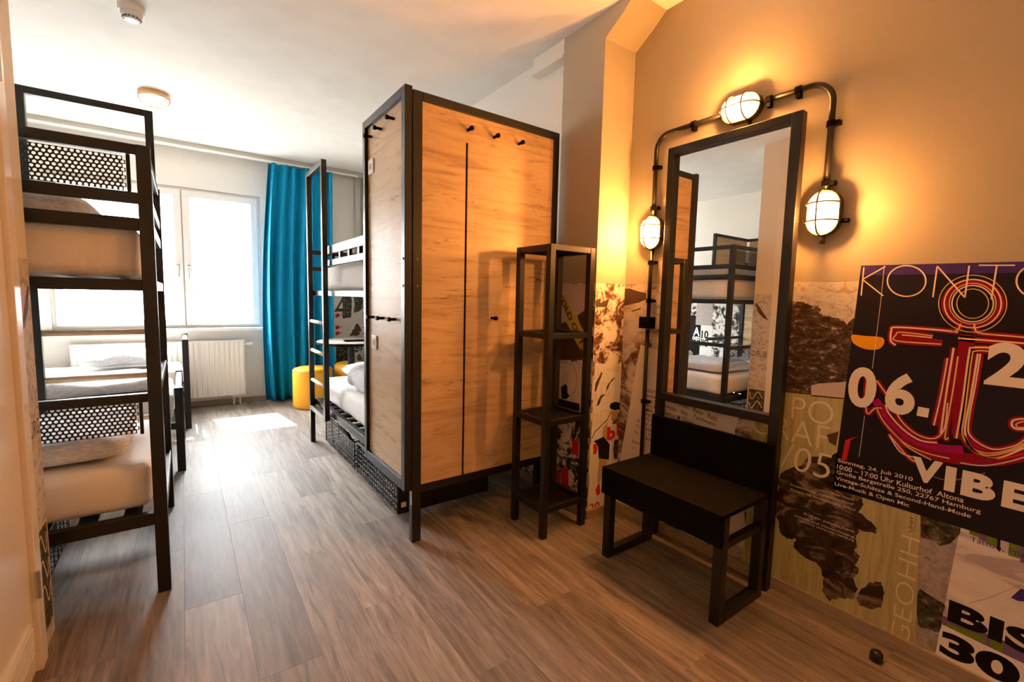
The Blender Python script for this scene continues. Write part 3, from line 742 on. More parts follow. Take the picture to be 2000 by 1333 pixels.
build(MB().lathe((1.50, 5.12, 0), [(.355, .715), (.36, .72), (.36, .738), (.355, .742)], 48), 'edge', 'black', tb, smooth=False)
build(MB().lathe((1.50, 5.12, 0), [(.352, .742), (.350, .747)], 48), 'table_top', 'table', tb)
build(MB().lathe((1.50, 5.12, 0), [(.036, .012), (.036, .716)], 20), 'column', 'metal', tb, smooth=False)
build(MB().lathe((1.50, 5.12, 0), [(.10, 0), (.10, .008), (.06, .016)], 40), 'foot', 'metal', tb)
tray = build(MB().box(1.40, 1.66, 4.98, 5.06, .748, .766), 'remote_control', 'black', bevel=.005); tag(tray, 'black remote control lying on the round table', 'remote')
# door stop
ds = thing('door_stop', 'small black rubber door stop on the floor by the mural', 'door stop', (1.955, .455, 0))
build(MB().lathe((1.955, .455, 0), [(.017, 0), (.019, .004), (.019, .026), (.014, .034), (.004, .036)], 24), 'buffer', 'rubber', ds, smooth=True)
build(MB().lathe((1.955, .455, 0), [(.020, .0), (.021, .006), (.019, .008)], 24), 'ring', 'metal', ds)
#MURAL#
# ------------------------------------------------------------------ printed murals and posters
class Plane:
    """a wall face: u runs to the viewer's right along the wall, v is height"""
    def __init__(s, kind, c): s.kind, s.c = kind, c
    def w(s, u, v, l=0):
        d = l*.00035+.0006
        if s.kind == 'R': return (s.c-d, -u, v)         # faces -X
        if s.kind == 'L': return (s.c+d, u, v)          # faces +X
        return (u, s.c-d, v)                            # faces -Y
    def p(s, x, y):                                     # photograph pixel -> (u, v) on this wall
        if s.kind == 'R': a, b = hitX(x, y, s.c); return (-a, b)
        a, b = hitY(x, y, s.c); return (a, b)
NW, PS, PF = Plane('R', XR), Plane('R', XP), Plane('F', YP)
RW, LW, DW = Plane('R', XB), Plane('L', XL), Plane('L', XD)
def Z(plane, ox, oy, sc): return lambda x, y: plane.p(ox+x/sc, oy+y/sc)
z3 = Z(NW, 1500, 450, 2.962); z4 = Z(NW, 1450, 850, 2.76); zp = Z(NW, 1700, 900, 3.08); zq = Z(NW, 1540, 540, 5.555)
na = Z(NW, 1060, 500, 4.443); nb = Z(NW, 1060, 760, 4.443); n2 = Z(NW, 1100, 750, 2.666); n7 = Z(NW, 1230, 660, 5.555)
fa = Z(PF, 1060, 500, 4.443); fb = Z(PF, 1060, 760, 4.443); sa = Z(PS, 1060, 500, 4.443); sb = Z(PS, 1060, 760, 4.443)

INK = {}
def ink(name, c, rough=.55): INK[name] = plain('print_'+name, c, .7, 0, .06); return INK[name]
for n_, c_ in dict(cream=(.84, .79, .72), black=(.012, .011, .011), red=(.55, .02, .02), navy=(.035, .03, .10), night=(.018, .014, .022), orange=(.80, .33, .02),
                   crimson=(.25, .008, .02), magenta=(.34, .01, .10), gold=(.78, .52, .18), pale=(.86, .66, .45), olive=(.36, .31, .14), sand=(.72, .65, .46), pink=(.62, .52, .49),
                   paper=(.74, .70, .64), yellow=(.62, .50, .04), green=(.16, .24, .03), violet=(.20, .11, .22), tan=(.48, .33, .17), grey=(.30, .27, .24), umber=(.10, .06, .04), white=(.88, .86, .83), indigo=(.06, .03, .17)).items(): ink(n_, c_)
INK['rock'] = speckle('print_rock', ((.36, (.05, .03, .022)), (.45, (.17, .10, .07)), (.52, (.55, .46, .38)), (.7, (.72, .66, .58))), (1, 1, 1.6), 5, 9, .68, .5)
INK['splat'] = speckle('print_splatter', ((.40, (.05, .03, .022)), (.49, (.22, .10, .055)), (.515, (.72, .64, .55)), (.7, (.80, .76, .70))), (1, 1, 1), 9, 9, .78, .7)
INK['shore'] = speckle('print_shore', ((.35, (.55, .48, .42)), (.46, (.66, .60, .53)), (.60, (.42, .34, .28))), (1, 1, 2), 14, 8, .7, .8)
INK['soil'] = speckle('print_soil', ((.36, (.012, .008, .006)), (.5, (.075, .042, .028)), (.57, (.13, .08, .055)), (.63, (.55, .45, .37))), (1, 1, 2.0), 26, 9, .8, .4)
INK['map'] = speckle('print_map', ((.35, (.012, .008, .006)), (.52, (.05, .03, .022)), (.60, (.18, .12, .085)), (.75, (.30, .22, .16))), (1, 1, 1.8), 9, 7, .65, 1.6)
INK['gravel'] = speckle('print_gravel', ((.35, (.28, .24, .22)), (.6, (.46, .39, .36))), (1, 1, 1), 60, 5, .7)
INK['bush'] = speckle('print_bush', ((.40, (.02, .018, .014)), (.55, (.09, .075, .05)), (.68, (.34, .30, .22))), (1, 1, 1.5), 24, 7, .7, .8)
INK['weed'] = speckle('print_weeds', ((.40, (.42, .36, .32)), (.5, (.34, .29, .16)), (.6, (.20, .21, .05)), (.7, (.40, .32, .30))), (1, 1, 1), 22, 6, .7, .9)
INK['wood'] = speckle('print_olive_wood', ((.38, (.40, .35, .145)), (.5, (.48, .425, .185)), (.64, (.54, .48, .23))), (1, 7, .7), 5, 6, .6, 1.0)
INK['smear'] = speckle('print_smear', ((.36, (.50, .42, .47)), (.43, (.76, .72, .70)), (.6, (.86, .83, .79))), (.8, .8, 3), 5, 4, .5, .6)
INK['stencil'] = speckle('print_stencil', ((.44, (.03, .028, .026)), (.49, (.25, .22, .19)), (.52, (.72, .68, .62)), (.7, (.76, .73, .68))), (1, 1, 1), 11, 6, .7, 1.0)

def jag(pts, amp=.005, n=5, seed=1):
    out = []; rr = random.Random(seed); k = len(pts)
    for i in range(k):
        a, b = pts[i], pts[(i+1) % k]
        for j in range(n):
            t = j/n; f = amp if j else amp*.5
            out.append((a[0]+(b[0]-a[0])*t+rr.uniform(-f, f), a[1]+(b[1]-a[1])*t+rr.uniform(-f, f)))
    return out
def poly(parent, plane, pts, mat, layer, name='print'):
    return build(MB().flat([plane.w(u, v, layer) for u, v in pts]), name, INK[mat], parent)
def rect(parent, plane, u0, u1, v0, v1, mat, layer, name='print'): return poly(parent, plane, [(u0, v0), (u1, v0), (u1, v1), (u0, v1)], mat, layer, name)
def paper(name, plane, pts, mat, label, cat, layer=1, group=None):
    m = MB(); n = len(pts)
    m.v = [Vector(plane.w(u, v, layer)) for u, v in pts]+[Vector(plane.w(u, v, layer-1.4)) for u, v in pts]
    m.f = [tuple(range(n)), tuple(range(2*n-1, n-1, -1))]+[(i, (i+1) % n, n+(i+1) % n, n+i) for i in range(n)]
    return tag(build(m, name, INK[mat]), label, cat, group)
def smooth(pts, n=6, closed=False):
    out = []; k = len(pts)
    for i in range(k if closed else k-1):
        p0, p1, p2, p3 = (pts[(i+j) % k] if closed else pts[max(0, min(k-1, i+j))] for j in (-1, 0, 1, 2))
        for s in range(n):
            t = s/n
            out.append(tuple(.5*((2*p1[a])+(-p0[a]+p2[a])*t+(2*p0[a]-5*p1[a]+4*p2[a]-p3[a])*t*t+(-p0[a]+3*p1[a]-3*p2[a]+p3[a])*t**3) for a in (0, 1)))
    if not closed: out.append(pts[-1])
    return out
def stroke(parent, plane, lines, w, mat, layer, name='line', closed=False):
    m = MB()
    for pts in lines:
        n = len(pts)
        if n < 2: continue
        L, R_ = [], []
        for i in range(n):
            a = pts[(i-1) % n] if closed else pts[max(0, i-1)]; b = pts[(i+1) % n] if closed else pts[min(n-1, i+1)]
            dx, dy = b[0]-a[0], b[1]-a[1]; l = math.hypot(dx, dy) or 1
            L.append((pts[i][0]-dy/l*w/2, pts[i][1]+dx/l*w/2)); R_.append((pts[i][0]+dy/l*w/2, pts[i][1]-dx/l*w/2))
        k = len(m.v); m.v += [Vector(plane.w(u, v, layer)) for u, v in L]+[Vector(plane.w(u, v, layer)) for u, v in R_]
        for i in range(n if closed else n-1): j = (i+1) % n; m.f.append((k+i, k+j, k+n+j, k+n+i))
    return build(m, name, INK[mat], parent)
def segs(parent, plane, pairs, w, mat, layer, name='line'): return stroke(parent, plane, pairs, w, mat, layer, name)
def ell(cx, cy, rx, ry, n=28, a0=0, a1=360): return [(cx+rx*math.cos(math.radians(a0+(a1-a0)*k/n)), cy+ry*math.sin(math.radians(a0+(a1-a0)*k/n))) for k in range(n+(0 if a1-a0 == 360 else 1))]
def text(parent, plane, s, u0, v0, w, h, mat, layer, bold=0.0, ang=0.0, shear=0.0, name='lettering', split=False):
    """fit the string into the box w x h with its lower left corner at (u0, v0), turned by ang degrees; h spans the ink height"""
    cd = bpy.data.curves.new('txt', 'FONT'); cd.body = s; cd.size = 1; cd.offset = bold; cd.shear = shear; cd.resolution_u = 5; cd.fill_mode = 'FRONT'
    to = bpy.data.objects.new('txt', cd); COL.objects.link(to)
    dg = bpy.context.evaluated_depsgraph_get(); me = bpy.data.meshes.new_from_object(to.evaluated_get(dg))
    xs = [v.co.x for v in me.vertices]; ys = [v.co.y for v in me.vertices]
    x0, x1, y0, y1 = min(xs), max(xs), min(ys), max(ys); kx = w/(x1-x0) if w else h/(y1-y0); ky = h/(y1-y0)
    ca, sn = math.cos(math.radians(ang)), math.sin(math.radians(ang)); m = MB()
    for v in me.vertices:
        a, b = (v.co.x-x0)*kx, (v.co.y-y0)*ky; m.v.append(Vector(plane.w(u0+a*ca-b*sn, v0+a*sn+b*ca, layer)))
    m.f = [tuple(p.vertices) for p in me.polygons]
    if split:                                           # large words: one object for each letter
        par = list(range(len(m.v)))
        def root(i):
            while par[i] != i: par[i] = par[par[i]]; i = par[i]
            return i
        for f in m.f:
            for q in f[1:]: par[root(q)] = root(f[0])
        for r0 in sorted({root(f[0]) for f in m.f}):
            idx = [i for i in range(len(m.v)) if root(i) == r0]; mp = {i: k for k, i in enumerate(idx)}
            g = MB(); g.v = [m.v[i] for i in idx]; g.f = [tuple(mp[i] for i in f) for f in m.f if root(f[0]) == r0]
            last = build(g, 'letter', INK[mat], parent)
        bpy.data.objects.remove(to); bpy.data.curves.remove(cd); bpy.data.meshes.remove(me)
        return last
    bpy.data.objects.remove(to); bpy.data.curves.remove(cd); bpy.data.meshes.remove(me)
    o = build(m, name, INK[mat], parent)
    if len(s) > 3: o['kind'] = 'stuff'                  # small print, too fine to pick apart
    return o

MT = 1.346; MB0 = .055
# --- niche wall
mur = paper('mural_print', NW, [(-YP+.001, MB0), (1.0, MB0), (1.0, MT), (-YP+.001, MT)], 'rock', 'rocky photo print covering the lower mirror niche wall', 'mural', .4)
poly(mur, NW, [na(705, 285), na(760, 285), na(830, 310), na(900, 322), na(900, 378), na(840, 405), na(780, 418), na(705, 436)], 'umber', 1.2)
poly(mur, NW, [na(750, 478), na(800, 470), na(860, 447), na(845, 465), na(790, 484)], 'umber', 1.2)
poly(mur, NW, [na(695, 280), na(905, 330), na(1060, 250), na(1060, 630), na(830, 660), na(790, 720), na(800, 790), na(735, 900), na(695, 930)], 'shore', .9)
ph = paper('photo_print', NW, [zq(60, 60), zq(790, 60), zq(600, 1335), zq(-60, 1290)], 'soil', 'brown soil photo print right of the mirror', 'poster', 1.2)
up = [zq(40, 60), zq(790, 60), zq(735, 420), zq(640, 520), zq(560, 460), zq(440, 430), zq(350, 410), zq(330, 340), zq(230, 310), zq(120, 270), zq(40, 285)]
up2 = up[:2]+jag(up[2:-1]+[up[-1]], .006, 5)[:-5]+[up[-1]]
poly(ph, NW, up2, 'shore', 2)
poly(ph, NW, [zq(245, 1185), zq(330, 1165), zq(560, 1150), zq(640, 1140), zq(612, 1335), zq(250, 1300)], 'pink', 2)
# cone shaped paper with typed names
c1, c2, c3, c4 = na(850, 770), na(1030, 825), n7(1190, 835), n7(1130, 1010)
cone = paper('typed_sheet', NW, [na(850, 770), na(1030, 828), n7(700, 690), n7(1190, 840), n7(1140, 1010), (-.98, .12), (-1.70, .10), n2(290, 430)], 'paper', 'tilted paper sheet printed with typed names behind the bench', 'poster', 1.6)
a_ = -15.0
for s, p, q in (('mit   Alvin   Reto   Rabl,', n7(425, 690), n7(950, 912)), ('Vanessa,   Bey.   Teichmann', n7(345, 745), n7(925, 968)), ('& Samsun M. Drews', n7(335, 812), n7(690, 950))):
    text(cone, NW, s, p[0], p[1]-.004, math.hypot(q[0]-p[0], q[1]-p[1]), .027, 'umber', 2.6, .006, math.degrees(math.atan2(q[1]-p[1], q[0]-p[0])))
for k, s in enumerate(('ennot', 'ikolaus', 'rnon D', 'ers. M', 'Milo', 'Fest', 'Projekt', '). Au', 'ntation', '. Aug', 'ition')):
    u, v = n7(178, 590+k*52); text(cone, NW, s, u, v, .012*len(s), .019, 'umber', 2.6, .004)
for k, s in enumerate(('E', 'Ci', 'Pe', 'Film', 'UV')):
    u, v = n7((88, 70, 55, 30, 20)[k], (915, 970, 1040, 1140, 1205)[k]); text(cone, NW, s, u, v, .012*len(s), .018, 'umber', 2.6, .004)
segs(cone, NW, [[n7(175, 545), n7(305, 580)], [n7(190, 275), n7(335, 330)]], .0016, 'grey', 2.6)
# --- olive map poster
op = paper('map_poster', NW, [(-1.0, .915), z3(100, 938), zq(600, 1322), z4(510, 290), zp(303, 305), zp(262, 1135), (-1.0, MB0)], 'wood', 'olive poster with dark map shape and thin white lettering', 'poster', 2.0)
text(op, NW, 'PO', z3(135, 1085)[0], z3(135, 1087)[1], z3(378, 1085)[0]-z3(135, 1085)[0], .094, 'sand', 3, -.012, split=True)
g0 = n7(1320, 1010); g1 = z3(350, 1262)
text(op, NW, 'GRAF', g0[0], z3(250, 1252)[1], g1[0]-g0[0], .098, 'sand', 3, -.012, split=True)
mp_ = [z4(470, 110), z4(520, 95), z4(515, 270), z4(640, 310), z4(655, 375), z4(625, 410), z4(660, 445), z4(725, 500), z4(720, 532), z4(630, 510), z4(610, 560), z4(618, 600), z4(600, 620), z4(635, 655), z4(610, 700), z4(628, 735), z4(600, 770), z4(622, 830), z4(605, 885), z4(540, 880), z4(470, 895), z4(430, 840), z4(440, 770), z4(410, 700), z4(330, 655), z4(272, 600), z4(290, 560), z4(240, 560), z4(200, 520), z4(195, 470), z4(160, 350), z4(195, 300), z4(190, 240), z4(230, 190), z4(300, 175), z4(370, 115)]
poly(op, NW, jag(mp_, .004, 4), 'map', 3, 'map_shape')
poly(op, NW, jag([z4(612, 880), z4(640, 830), z4(690, 795), z4(750, 790), z4(768, 850), z4(745, 930), z4(690, 938), z4(635, 920)], .003, 4), 'map', 3, 'map_shape')
poly(op, NW, [z4(455, 0), z4(520, -20), z4(505, 60), z4(470, 40)], 'umber', 3, 'map_shape')
text(op, NW, '/05', z4(205, 180)[0], z4(390, 222)[1], z4(480, 150)[0]-z4(205, 180)[0], .105, 'sand', 4, -.010, 0, .1, split=True)
for k, (s, x, y, x1) in enumerate((('Dr. Özge Demir', 435, 318, 608), ('Projektleitung „Opentopo Nord“', 258, 302, 605), ('Projekt für Stadtplanung, HCU', 258, 330, 608), ('Prof. Dr. Johanna Lentz', 330, 465, 605), ('Health und Visualisierung', 280, 482, 602), ('HafenCity Universität Hamburg', 300, 505, 600))):
    p0, p1 = z4(x, y), z4(x1, y+ (x1-x)*.24); text(op, NW, s, p0[0], p1[1], p1[0]-p0[0], .0105, 'sand', 4, .002)
gA, gB = z4(905, 1115), z4(770, 500)
text(op, NW, 'GEOHH', z4(912, 1000)[0], z4(830, 1110)[1], z4(800, 515)[1]-z4(830, 1110)[1], .052, 'sand', 3, -.016, 90, split=True)
text(op, NW, 'UHH', z4(922, 480)[0], z4(900, 520)[1], .052, .011, 'umber', 3, 0, 90, split=True)
segs(op, NW, [[(z4(928, 520)[0], z4(928, 520)[1]), (z4(928, 520)[0], z4(928, 430)[1])]], .0012, 'umber', 3)
# --- grey strip between posters
gs = paper('photo_strip', NW, [zp(303, 312), zp(545, 385), zp(390, 1190), zp(265, 1130)], 'gravel', 'narrow grey photo strip between the map and the thirty poster', 'poster', 1.3)
poly(gs, NW, [zp(303, 312), zp(545, 388), zp(540, 440), zp(480, 500), zp(420, 515), zp(370, 480), zp(303, 465)], 'bush', 2.2)
poly(gs, NW, smooth([zp(288, 785), zp(340, 800), zp(400, 840), zp(450, 870), zp(435, 930), zp(415, 1030), zp(340, 1010), zp(285, 985)], 3, True), 'bush', 2.2)
poly(gs, NW, [zp(280, 1030), zp(330, 1060), zp(410, 1090), zp(390, 1190), zp(265, 1130)], 'weed', 2.2)
text(gs, NW, '5', zp(335, 600)[0], zp(335, 600)[1], .012, .012, 'bush', 2.4, 0, 20)
# --- white thirty poster
wp = paper('thirty_poster', NW, [zp(545, 380), zp(1150, 560), zp(1150, 1600), zp(385, 1185)], 'smear', 'white poster with bold black lettering at the lower right corner', 'poster', 1.8)
for k, (x0, x1, c_) in enumerate(((600, 655, 'green'), (655, 705, 'violet'), (705, 765, 'green'), (765, 785, 'black'), (785, 835, 'pink'), (835, 905, 'green'), (905, 960, 'violet'), (960, 1040, 'green'))):
    yb = 432+(x0-600)*.55; poly(wp, NW, [zp(x0, 380+(x0-600)*.3), zp(x1, 380+(x1-600)*.3), zp(x1-4, yb+30), zp(x0-4, yb+10)], c_, 2.8)
t0 = zp(602, 470); text(wp, NW, 'Tattoo, Pflanzen', t0[0], t0[1]-.010, .168, .019, 'indigo', 3.4, .0)
b0 = zp(470, 975); b1 = zp(520, 830)
poly(wp, NW, [zp(435, 930), zp(1150, 1230), zp(1150, 1330), zp(430, 985)], 'violet', 2.6)
poly(wp, NW, [zp(455, 975), zp(690, 1060), zp(700, 1100), zp(455, 1010)], 'green', 2.8)
poly(wp, NW, [zp(725, 1070), zp(805, 1100), zp(795, 1155), zp(715, 1110)], 'green', 2.8)
poly(wp, NW, [zp(430, 985), zp(1150, 1330), zp(1150, 1600), zp(385, 1185)], 'white', 3.0)
hB = (zp(475, 830)[1]-zp(465, 960)[1])
text(wp, NW, 'BIS', zp(462, 960)[0], zp(462, 962)[1], .215, hB, 'black', 3.6, .045, split=True)
h3 = (zp(450, 1010)[1]-zp(420, 1145)[1]) * .99
text(wp, NW, '30', zp(415, 1140)[0], zp(500, 1195)[1], .185, h3, 'black', 3.6, .05, split=True)
poly(wp, NW, [zp(905, 770), zp(960, 790), zp(960, 850), zp(890, 845), zp(845, 825)], 'indigo', 3.2)
stroke(wp, NW, [smooth([zp(590, 858), zp(700, 830), zp(800, 790), zp(900, 750)], 4)], .0014, 'grey', 3.2)
# --- dark anchor poster
kp = paper('anchor_poster', NW, [z3(540, 205), (.16, 1.392), (.16, z4(488, 288)[1]-.004), z4(487, 288)], 'night', 'dark poster with neon anchor and large white lettering', 'poster', 3.0)
PV = lambda x, y: z3(x, y)
poly(kp, NW, [z3(540, 205), (.16, 1.392), (.16, 1.362), z3(532, 262)], 'indigo', 3.4)
poly(kp, NW, smooth([z3(488, 605), z3(560, 612), z3(660, 620), z3(672, 655), z3(640, 688), z3(575, 690), z3(515, 668), z3(486, 640)], 3, True), 'orange', 3.6)
poly(kp, NW, [z3(450, 1215), z3(525, 1190), z3(480, 1215), z3(455, 1333), z3(425, 1330)], 'red', 3.6)
# anchor body
stem = [z3(1120, 530), z3(1200, 530), z3(1215, 590), z3(1481, 635), z3(1481, 690), z3(1200, 670), z3(1130, 1180), z3(1050, 1200), z3(950, 1180), z3(1060, 690), z3(1110, 610)]
def ringp(cx, cy, rx, ry): return [z3(cx+rx*math.cos(t), cy+ry*math.sin(t)) for t in [2*math.pi*k/40 for k in range(40)]]
stroke(kp, NW, [ringp(1185, 425, 160, 125)], .020, 'crimson', 3.8, 'neon_glow', True)
poly(kp, NW, [z3(1110, 600), z3(1200, 610), z3(1190, 760), z3(1135, 1170), z3(1060, 1180), z3(1085, 800)], 'crimson', 3.8, 'neon_glow')
stroke(kp, NW, [smooth([z3(620, 980), z3(720, 1110), z3(850, 1215), z3(1000, 1260), z3(1130, 1270)], 5), smooth([z3(1150, 1230), z3(1300, 1300), z3(1481, 1240), z3(1600, 1120)], 5)], .026, 'magenta', 3.75, 'neon_glow')
stroke(kp, NW, [smooth([z4(850, 20), z4(980, 85), z4(1120, 120), z4(1280, 135), z4(1420, 125), z4(1700, 60)], 5)], .040, 'crimson', 3.7, 'neon_glow')
stroke(kp, NW, [[z3(740, 615), z3(1010, 650)], [z3(1110, 625), z3(1481, 660)], [z3(1481, 660), z3(1800, 700)]], .018, 'crimson', 3.8, 'neon_glow')
for k, (rx, ry, c_) in enumerate(((197, 165, 'gold'), (165, 140, 'pale'), (135, 118, 'gold'), (120, 105, 'pale'), (92, 85, 'gold'))):
    stroke(kp, NW, [ringp(1185, 425, rx, ry)], .0035 if k % 2 else .0025, c_, 4.2, 'neon_tube', True)
T_ = lambda *p: [z3(*q) for q in p]
tubes = [T_((1100, 590), (960, 575), (740, 562), (715, 580), (712, 640), (740, 665)), T_((955, 612), (770, 590), (742, 605), (745, 640), (1005, 660)), T_((775, 605), (950, 622)),
         T_((1100, 625), (1300, 640), (1481, 655), (1800, 690)), T_((1115, 540), (1100, 575), (1060, 590)), T_((1195, 540), (1200, 575), (1240, 598), (1481, 620), (1800, 660)),
         T_((1075, 680), (1030, 960), (1000, 1180)), T_((1100, 730), (1070, 930), (1025, 1190), (1045, 1200)), T_((1040, 740), (1000, 960), (960, 1130)),
         T_((1290, 680), (1185, 680), (1165, 710), (1125, 1000), (1090, 1205)), T_((1280, 700), (1200, 700), (1180, 740), (1140, 1050), (1125, 1180), (1180, 1260), (1300, 1290), (1481, 1235), (1620, 1110)),
         T_((1230, 715), (1200, 900), (1160, 1120), (1180, 1200), (1290, 1265), (1400, 1255), (1481, 1215), (1600, 1090)), T_((1215, 715), (1175, 960), (1140, 1170), (1200, 1280), (1320, 1320), (1481, 1260)),
         T_((575, 860), (565, 950), (575, 1060), (620, 1030), (660, 1030)), T_((630, 870), (720, 1000), (770, 1100), (860, 1180), (960, 1205), (1020, 1150), (1040, 1000)),
         T_((680, 1010), (700, 1060), (780, 1150), (880, 1215), (980, 1230)), T_((630, 1035), (680, 1120), (790, 1230), (920, 1290), (1050, 1320)), T_((700, 1180), (800, 1300), (850, 1340)),
         T_((1481, 1090), (1420, 1100), (1412, 1130), (1440, 1150), (1500, 1150)), T_((1481, 1105), (1440, 1120), (1445, 1140), (1500, 1140))]
for k, t in enumerate(tubes):
    stroke(kp, NW, [smooth(t, 5)], .017, 'crimson', 3.78+.002*k, 'neon_glow')
    stroke(kp, NW, [smooth(t, 5)], .0052 if k % 3 == 0 else .0038, ('pale', 'gold', 'pale')[k % 3], 4.3, 'neon_tube')
V_ = lambda *p: [z4(*q) for q in p]
for k, t in enumerate((V_((795, 5), (850, 90), (920, 120)), V_((1175, 150), (1300, 165), (1450, 140), (1640, 80)), V_((1200, 5), (1230, 70), (1330, 110), (1480, 75), (1620, 0)), V_((1205, 20), (1260, 100), (1380, 130), (1520, 100)), V_((830, 5), (900, 70), (1020, 135)), V_((960, 190), (1080, 240), (1200, 235), (1310, 205)))):
    stroke(kp, NW, [smooth(t, 5)], .0042, ('pale', 'pink', 'gold', 'red', 'gold', 'violet')[k], 4.3, 'neon_tube')
stroke(kp, NW, [[z3(674, 205), z3(655, 400), z3(605, 800)], [z3(560, 1075), z3(528, 1310)]], .0016, 'sand', 4.5)
# thin capital letters of the heading
wK = .0042
segs(kp, NW, [T_((556, 215), (540, 378)), T_((680, 210), (548, 285)), T_((548, 285), (668, 380))], wK, 'pale', 5, 'heading_letter')
stroke(kp, NW, [[z3(803+111*math.cos(t), 294+89*math.sin(t)) for t in [2*math.pi*k/40 for k in range(40)]]], wK, 'pale', 5, 'heading_letter', True)
segs(kp, NW, [T_((955, 388), (980, 208)), T_((980, 208), (1140, 390)), T_((1140, 390), (1165, 205))], wK, 'pale', 5, 'heading_letter')
segs(kp, NW, [T_((1220, 203), (1430, 203)), T_((1325, 203), (1293, 400))], wK, 'pale', 5, 'heading_letter')
stroke(kp, NW, [[z3(1560+122*math.cos(t), 295+96*math.sin(t)) for t in [2*math.pi*k/40 for k in range(40)]]], wK, 'pale', 5, 'heading_letter', True)
# bold letters
def boldtext(s, p_ll, p_ur, bold=.04):
    return text(kp, NW, s, p_ll[0], p_ll[1], p_ur[0]-p_ll[0], p_ur[1]-p_ll[1], 'cream', 5, bold)
boldtext('0', z3(456, 1012), z3(640, 802)); boldtext('6', z3(670, 1052), z3(868, 836)); poly(kp, NW, T_((870, 1020), (935, 1032), (926, 1085), (860, 1072)), 'cream', 5, 'lettering')
boldtext('2', z3(1248, 890), z3(1530, 660))
vb = z4(910, 100); ve = z4(1120, 290)
hV = z4(1060, 140)[1]-z4(1060, 285)[1]
for s, xa, ya, xb, in (('V', 905, 250, 1068), ('I', 1085, 295, 1140), ('B', 1172, 335, 1358), ('E', 1392, 395, 1545)):
    p0, p1 = z4(xa, ya), z4(xb, ya); text(kp, NW, s, p0[0], z4((xa+xb)/2, ya+(8 if s != 'B' else 10))[1], z4(xb, ya+40)[0]-p0[0], .085, 'cream', 5, .05)
L0 = z4(515, 142)
for k, (s, xe, ye) in enumerate((('Sonntag, 24. Juli 2010', 920, 235), ('10:00 – 17:00 Uhr Kulturhof  Altona', 1195, 348), ('Große Bergstraße 250, 22767 Hamburg', 1285, 422), ('Vintage-Schätze & Second-Hand-Mode', 1232, 440), ('Live-Musik & Open Mic', 900, 378))):
    ys = 142+k*31.5; p0 = z4(515-4*k, ys); p1 = z4(xe, ye)
    text(kp, NW, s, p0[0], p0[1]-.006, p1[0]-p0[0], .0185 if k != 0 else .018, 'cream', 5, .006)
# --- pier face toward the viewer
pm = paper('pier_mural', PF, [(XP+.002, MB0), (XR-.002, MB0), (XR-.002, MT), (XP+.002, MT)], 'splat', 'brown splatter print on the pier face above the musician poster', 'mural', .5)
poly(pm, PF, [fa(460, 385), fa(500, 370), fa(500, 410), fa(580, 368), fa(555, 445), fa(460, 445)], 'umber', 1.2)
mpst = paper('musician_poster', PF, [fa(452, 935), fa(690, 942), (XR-.003, MB0), (XP+.003, MB0)], 'paper', 'white poster with red lettering and guitar player on the pier', 'poster', 1.3)
for q in (((450, 965), (478, 968), (475, 1065), (450, 1068)), ((508, 1105), (575, 1105), (575, 1215), (508, 1205)), ((448, 1190), (466, 1192), (464, 1262), (446, 1260))):
    stroke(mpst, PF, [[fa(*p) for p in q]], .0022, 'red', 2.2, 'red_frame', True)
for q in (((432, 232), (467, 222), (465, 315), (430, 318)), ((500, 200), (566, 184), (566, 285), (500, 290))):
    stroke(mpst, PF, [[fb(*p) for p in q]], .0022, 'red', 2.2, 'red_frame', True)
poly(mpst, PF, [fa(505, 1005), fa(518, 1020), fa(500, 1070), fa(480, 1120), fa(460, 1180), fa(448, 1175), fa(455, 1110), fa(480, 1060)], 'bush', 2.4, 'figure')
poly(mpst, PF, [fa(635, 1050), fa(585, 1105), fa(565, 1150), fa(548, 1185), fa(555, 1130), fa(600, 1070)], 'bush', 2.4, 'figure')
poly(mpst, PF, [fa(505, 1210), fa(540, 1200), fa(560, 1180), fa(510, 1235), fa(490, 1290), fa(465, 1310), fa(480, 1250)], 'bush', 2.4, 'figure')
poly(mpst, PF, [fb(*p) for p in ((578, 150), (590, 125), (625, 112), (665, 118), (680, 145), (670, 178), (620, 186), (585, 172))], 'black', 2.6, 'figure')
poly(mpst, PF, [fb(*p) for p in ((595, 195), (660, 190), (650, 235), (610, 285), (590, 270))], 'tan', 2.5, 'figure')
poly(mpst, PF, [fb(*p) for p in ((525, 330), (560, 290), (560, 420), (545, 450), (510, 425))], 'tan', 2.5, 'figure')
stroke(mpst, PF, [[fb(595, 190), fb(560, 265), fb(450, 375), fb(425, 430)]], .0065, 'umber', 2.9, 'guitar_neck')
poly(mpst, PF, [fb(*p) for p in ((440, 455), (525, 415), (580, 480), (572, 615), (485, 605), (478, 490))], 'black', 2.6, 'figure')
poly(mpst, PF, [fb(*p) for p in ((488, 610), (560, 618), (540, 690), (500, 800), (470, 815))], 'tan', 2.6, 'figure')
poly(mpst, PF, [fb(*p) for p in ((655, 205), (672, 205), (668, 280), (640, 300), (600, 305))], 'bush', 2.4, 'figure')
poly(mpst, PF, [fb(*p) for p in ((620, 440), (670, 440), (660, 610), (618, 612), (608, 540))], 'bush', 2.4, 'figure')
poly(mpst, PF, [fb(*p) for p in ((435, 480), (478, 480), (465, 560), (438, 575))], 'red', 2.5, 'red_block')
text(mpst, PF, 'b', fb(555, 430)[0], fb(555, 452)[1], fb(625, 430)[0]-fb(555, 430)[0], .082, 'red', 2.8, .06)
poly(mpst, PF, [fb(*p) for p in ((640, 290), (668, 275), (665, 400), (640, 405))], 'red', 2.7, 'red_block')
poly(mpst, PF, [fb(*p) for p in ((490, 800), (498, 905), (470, 930), (455, 880))], 'red', 2.7, 'red_block')
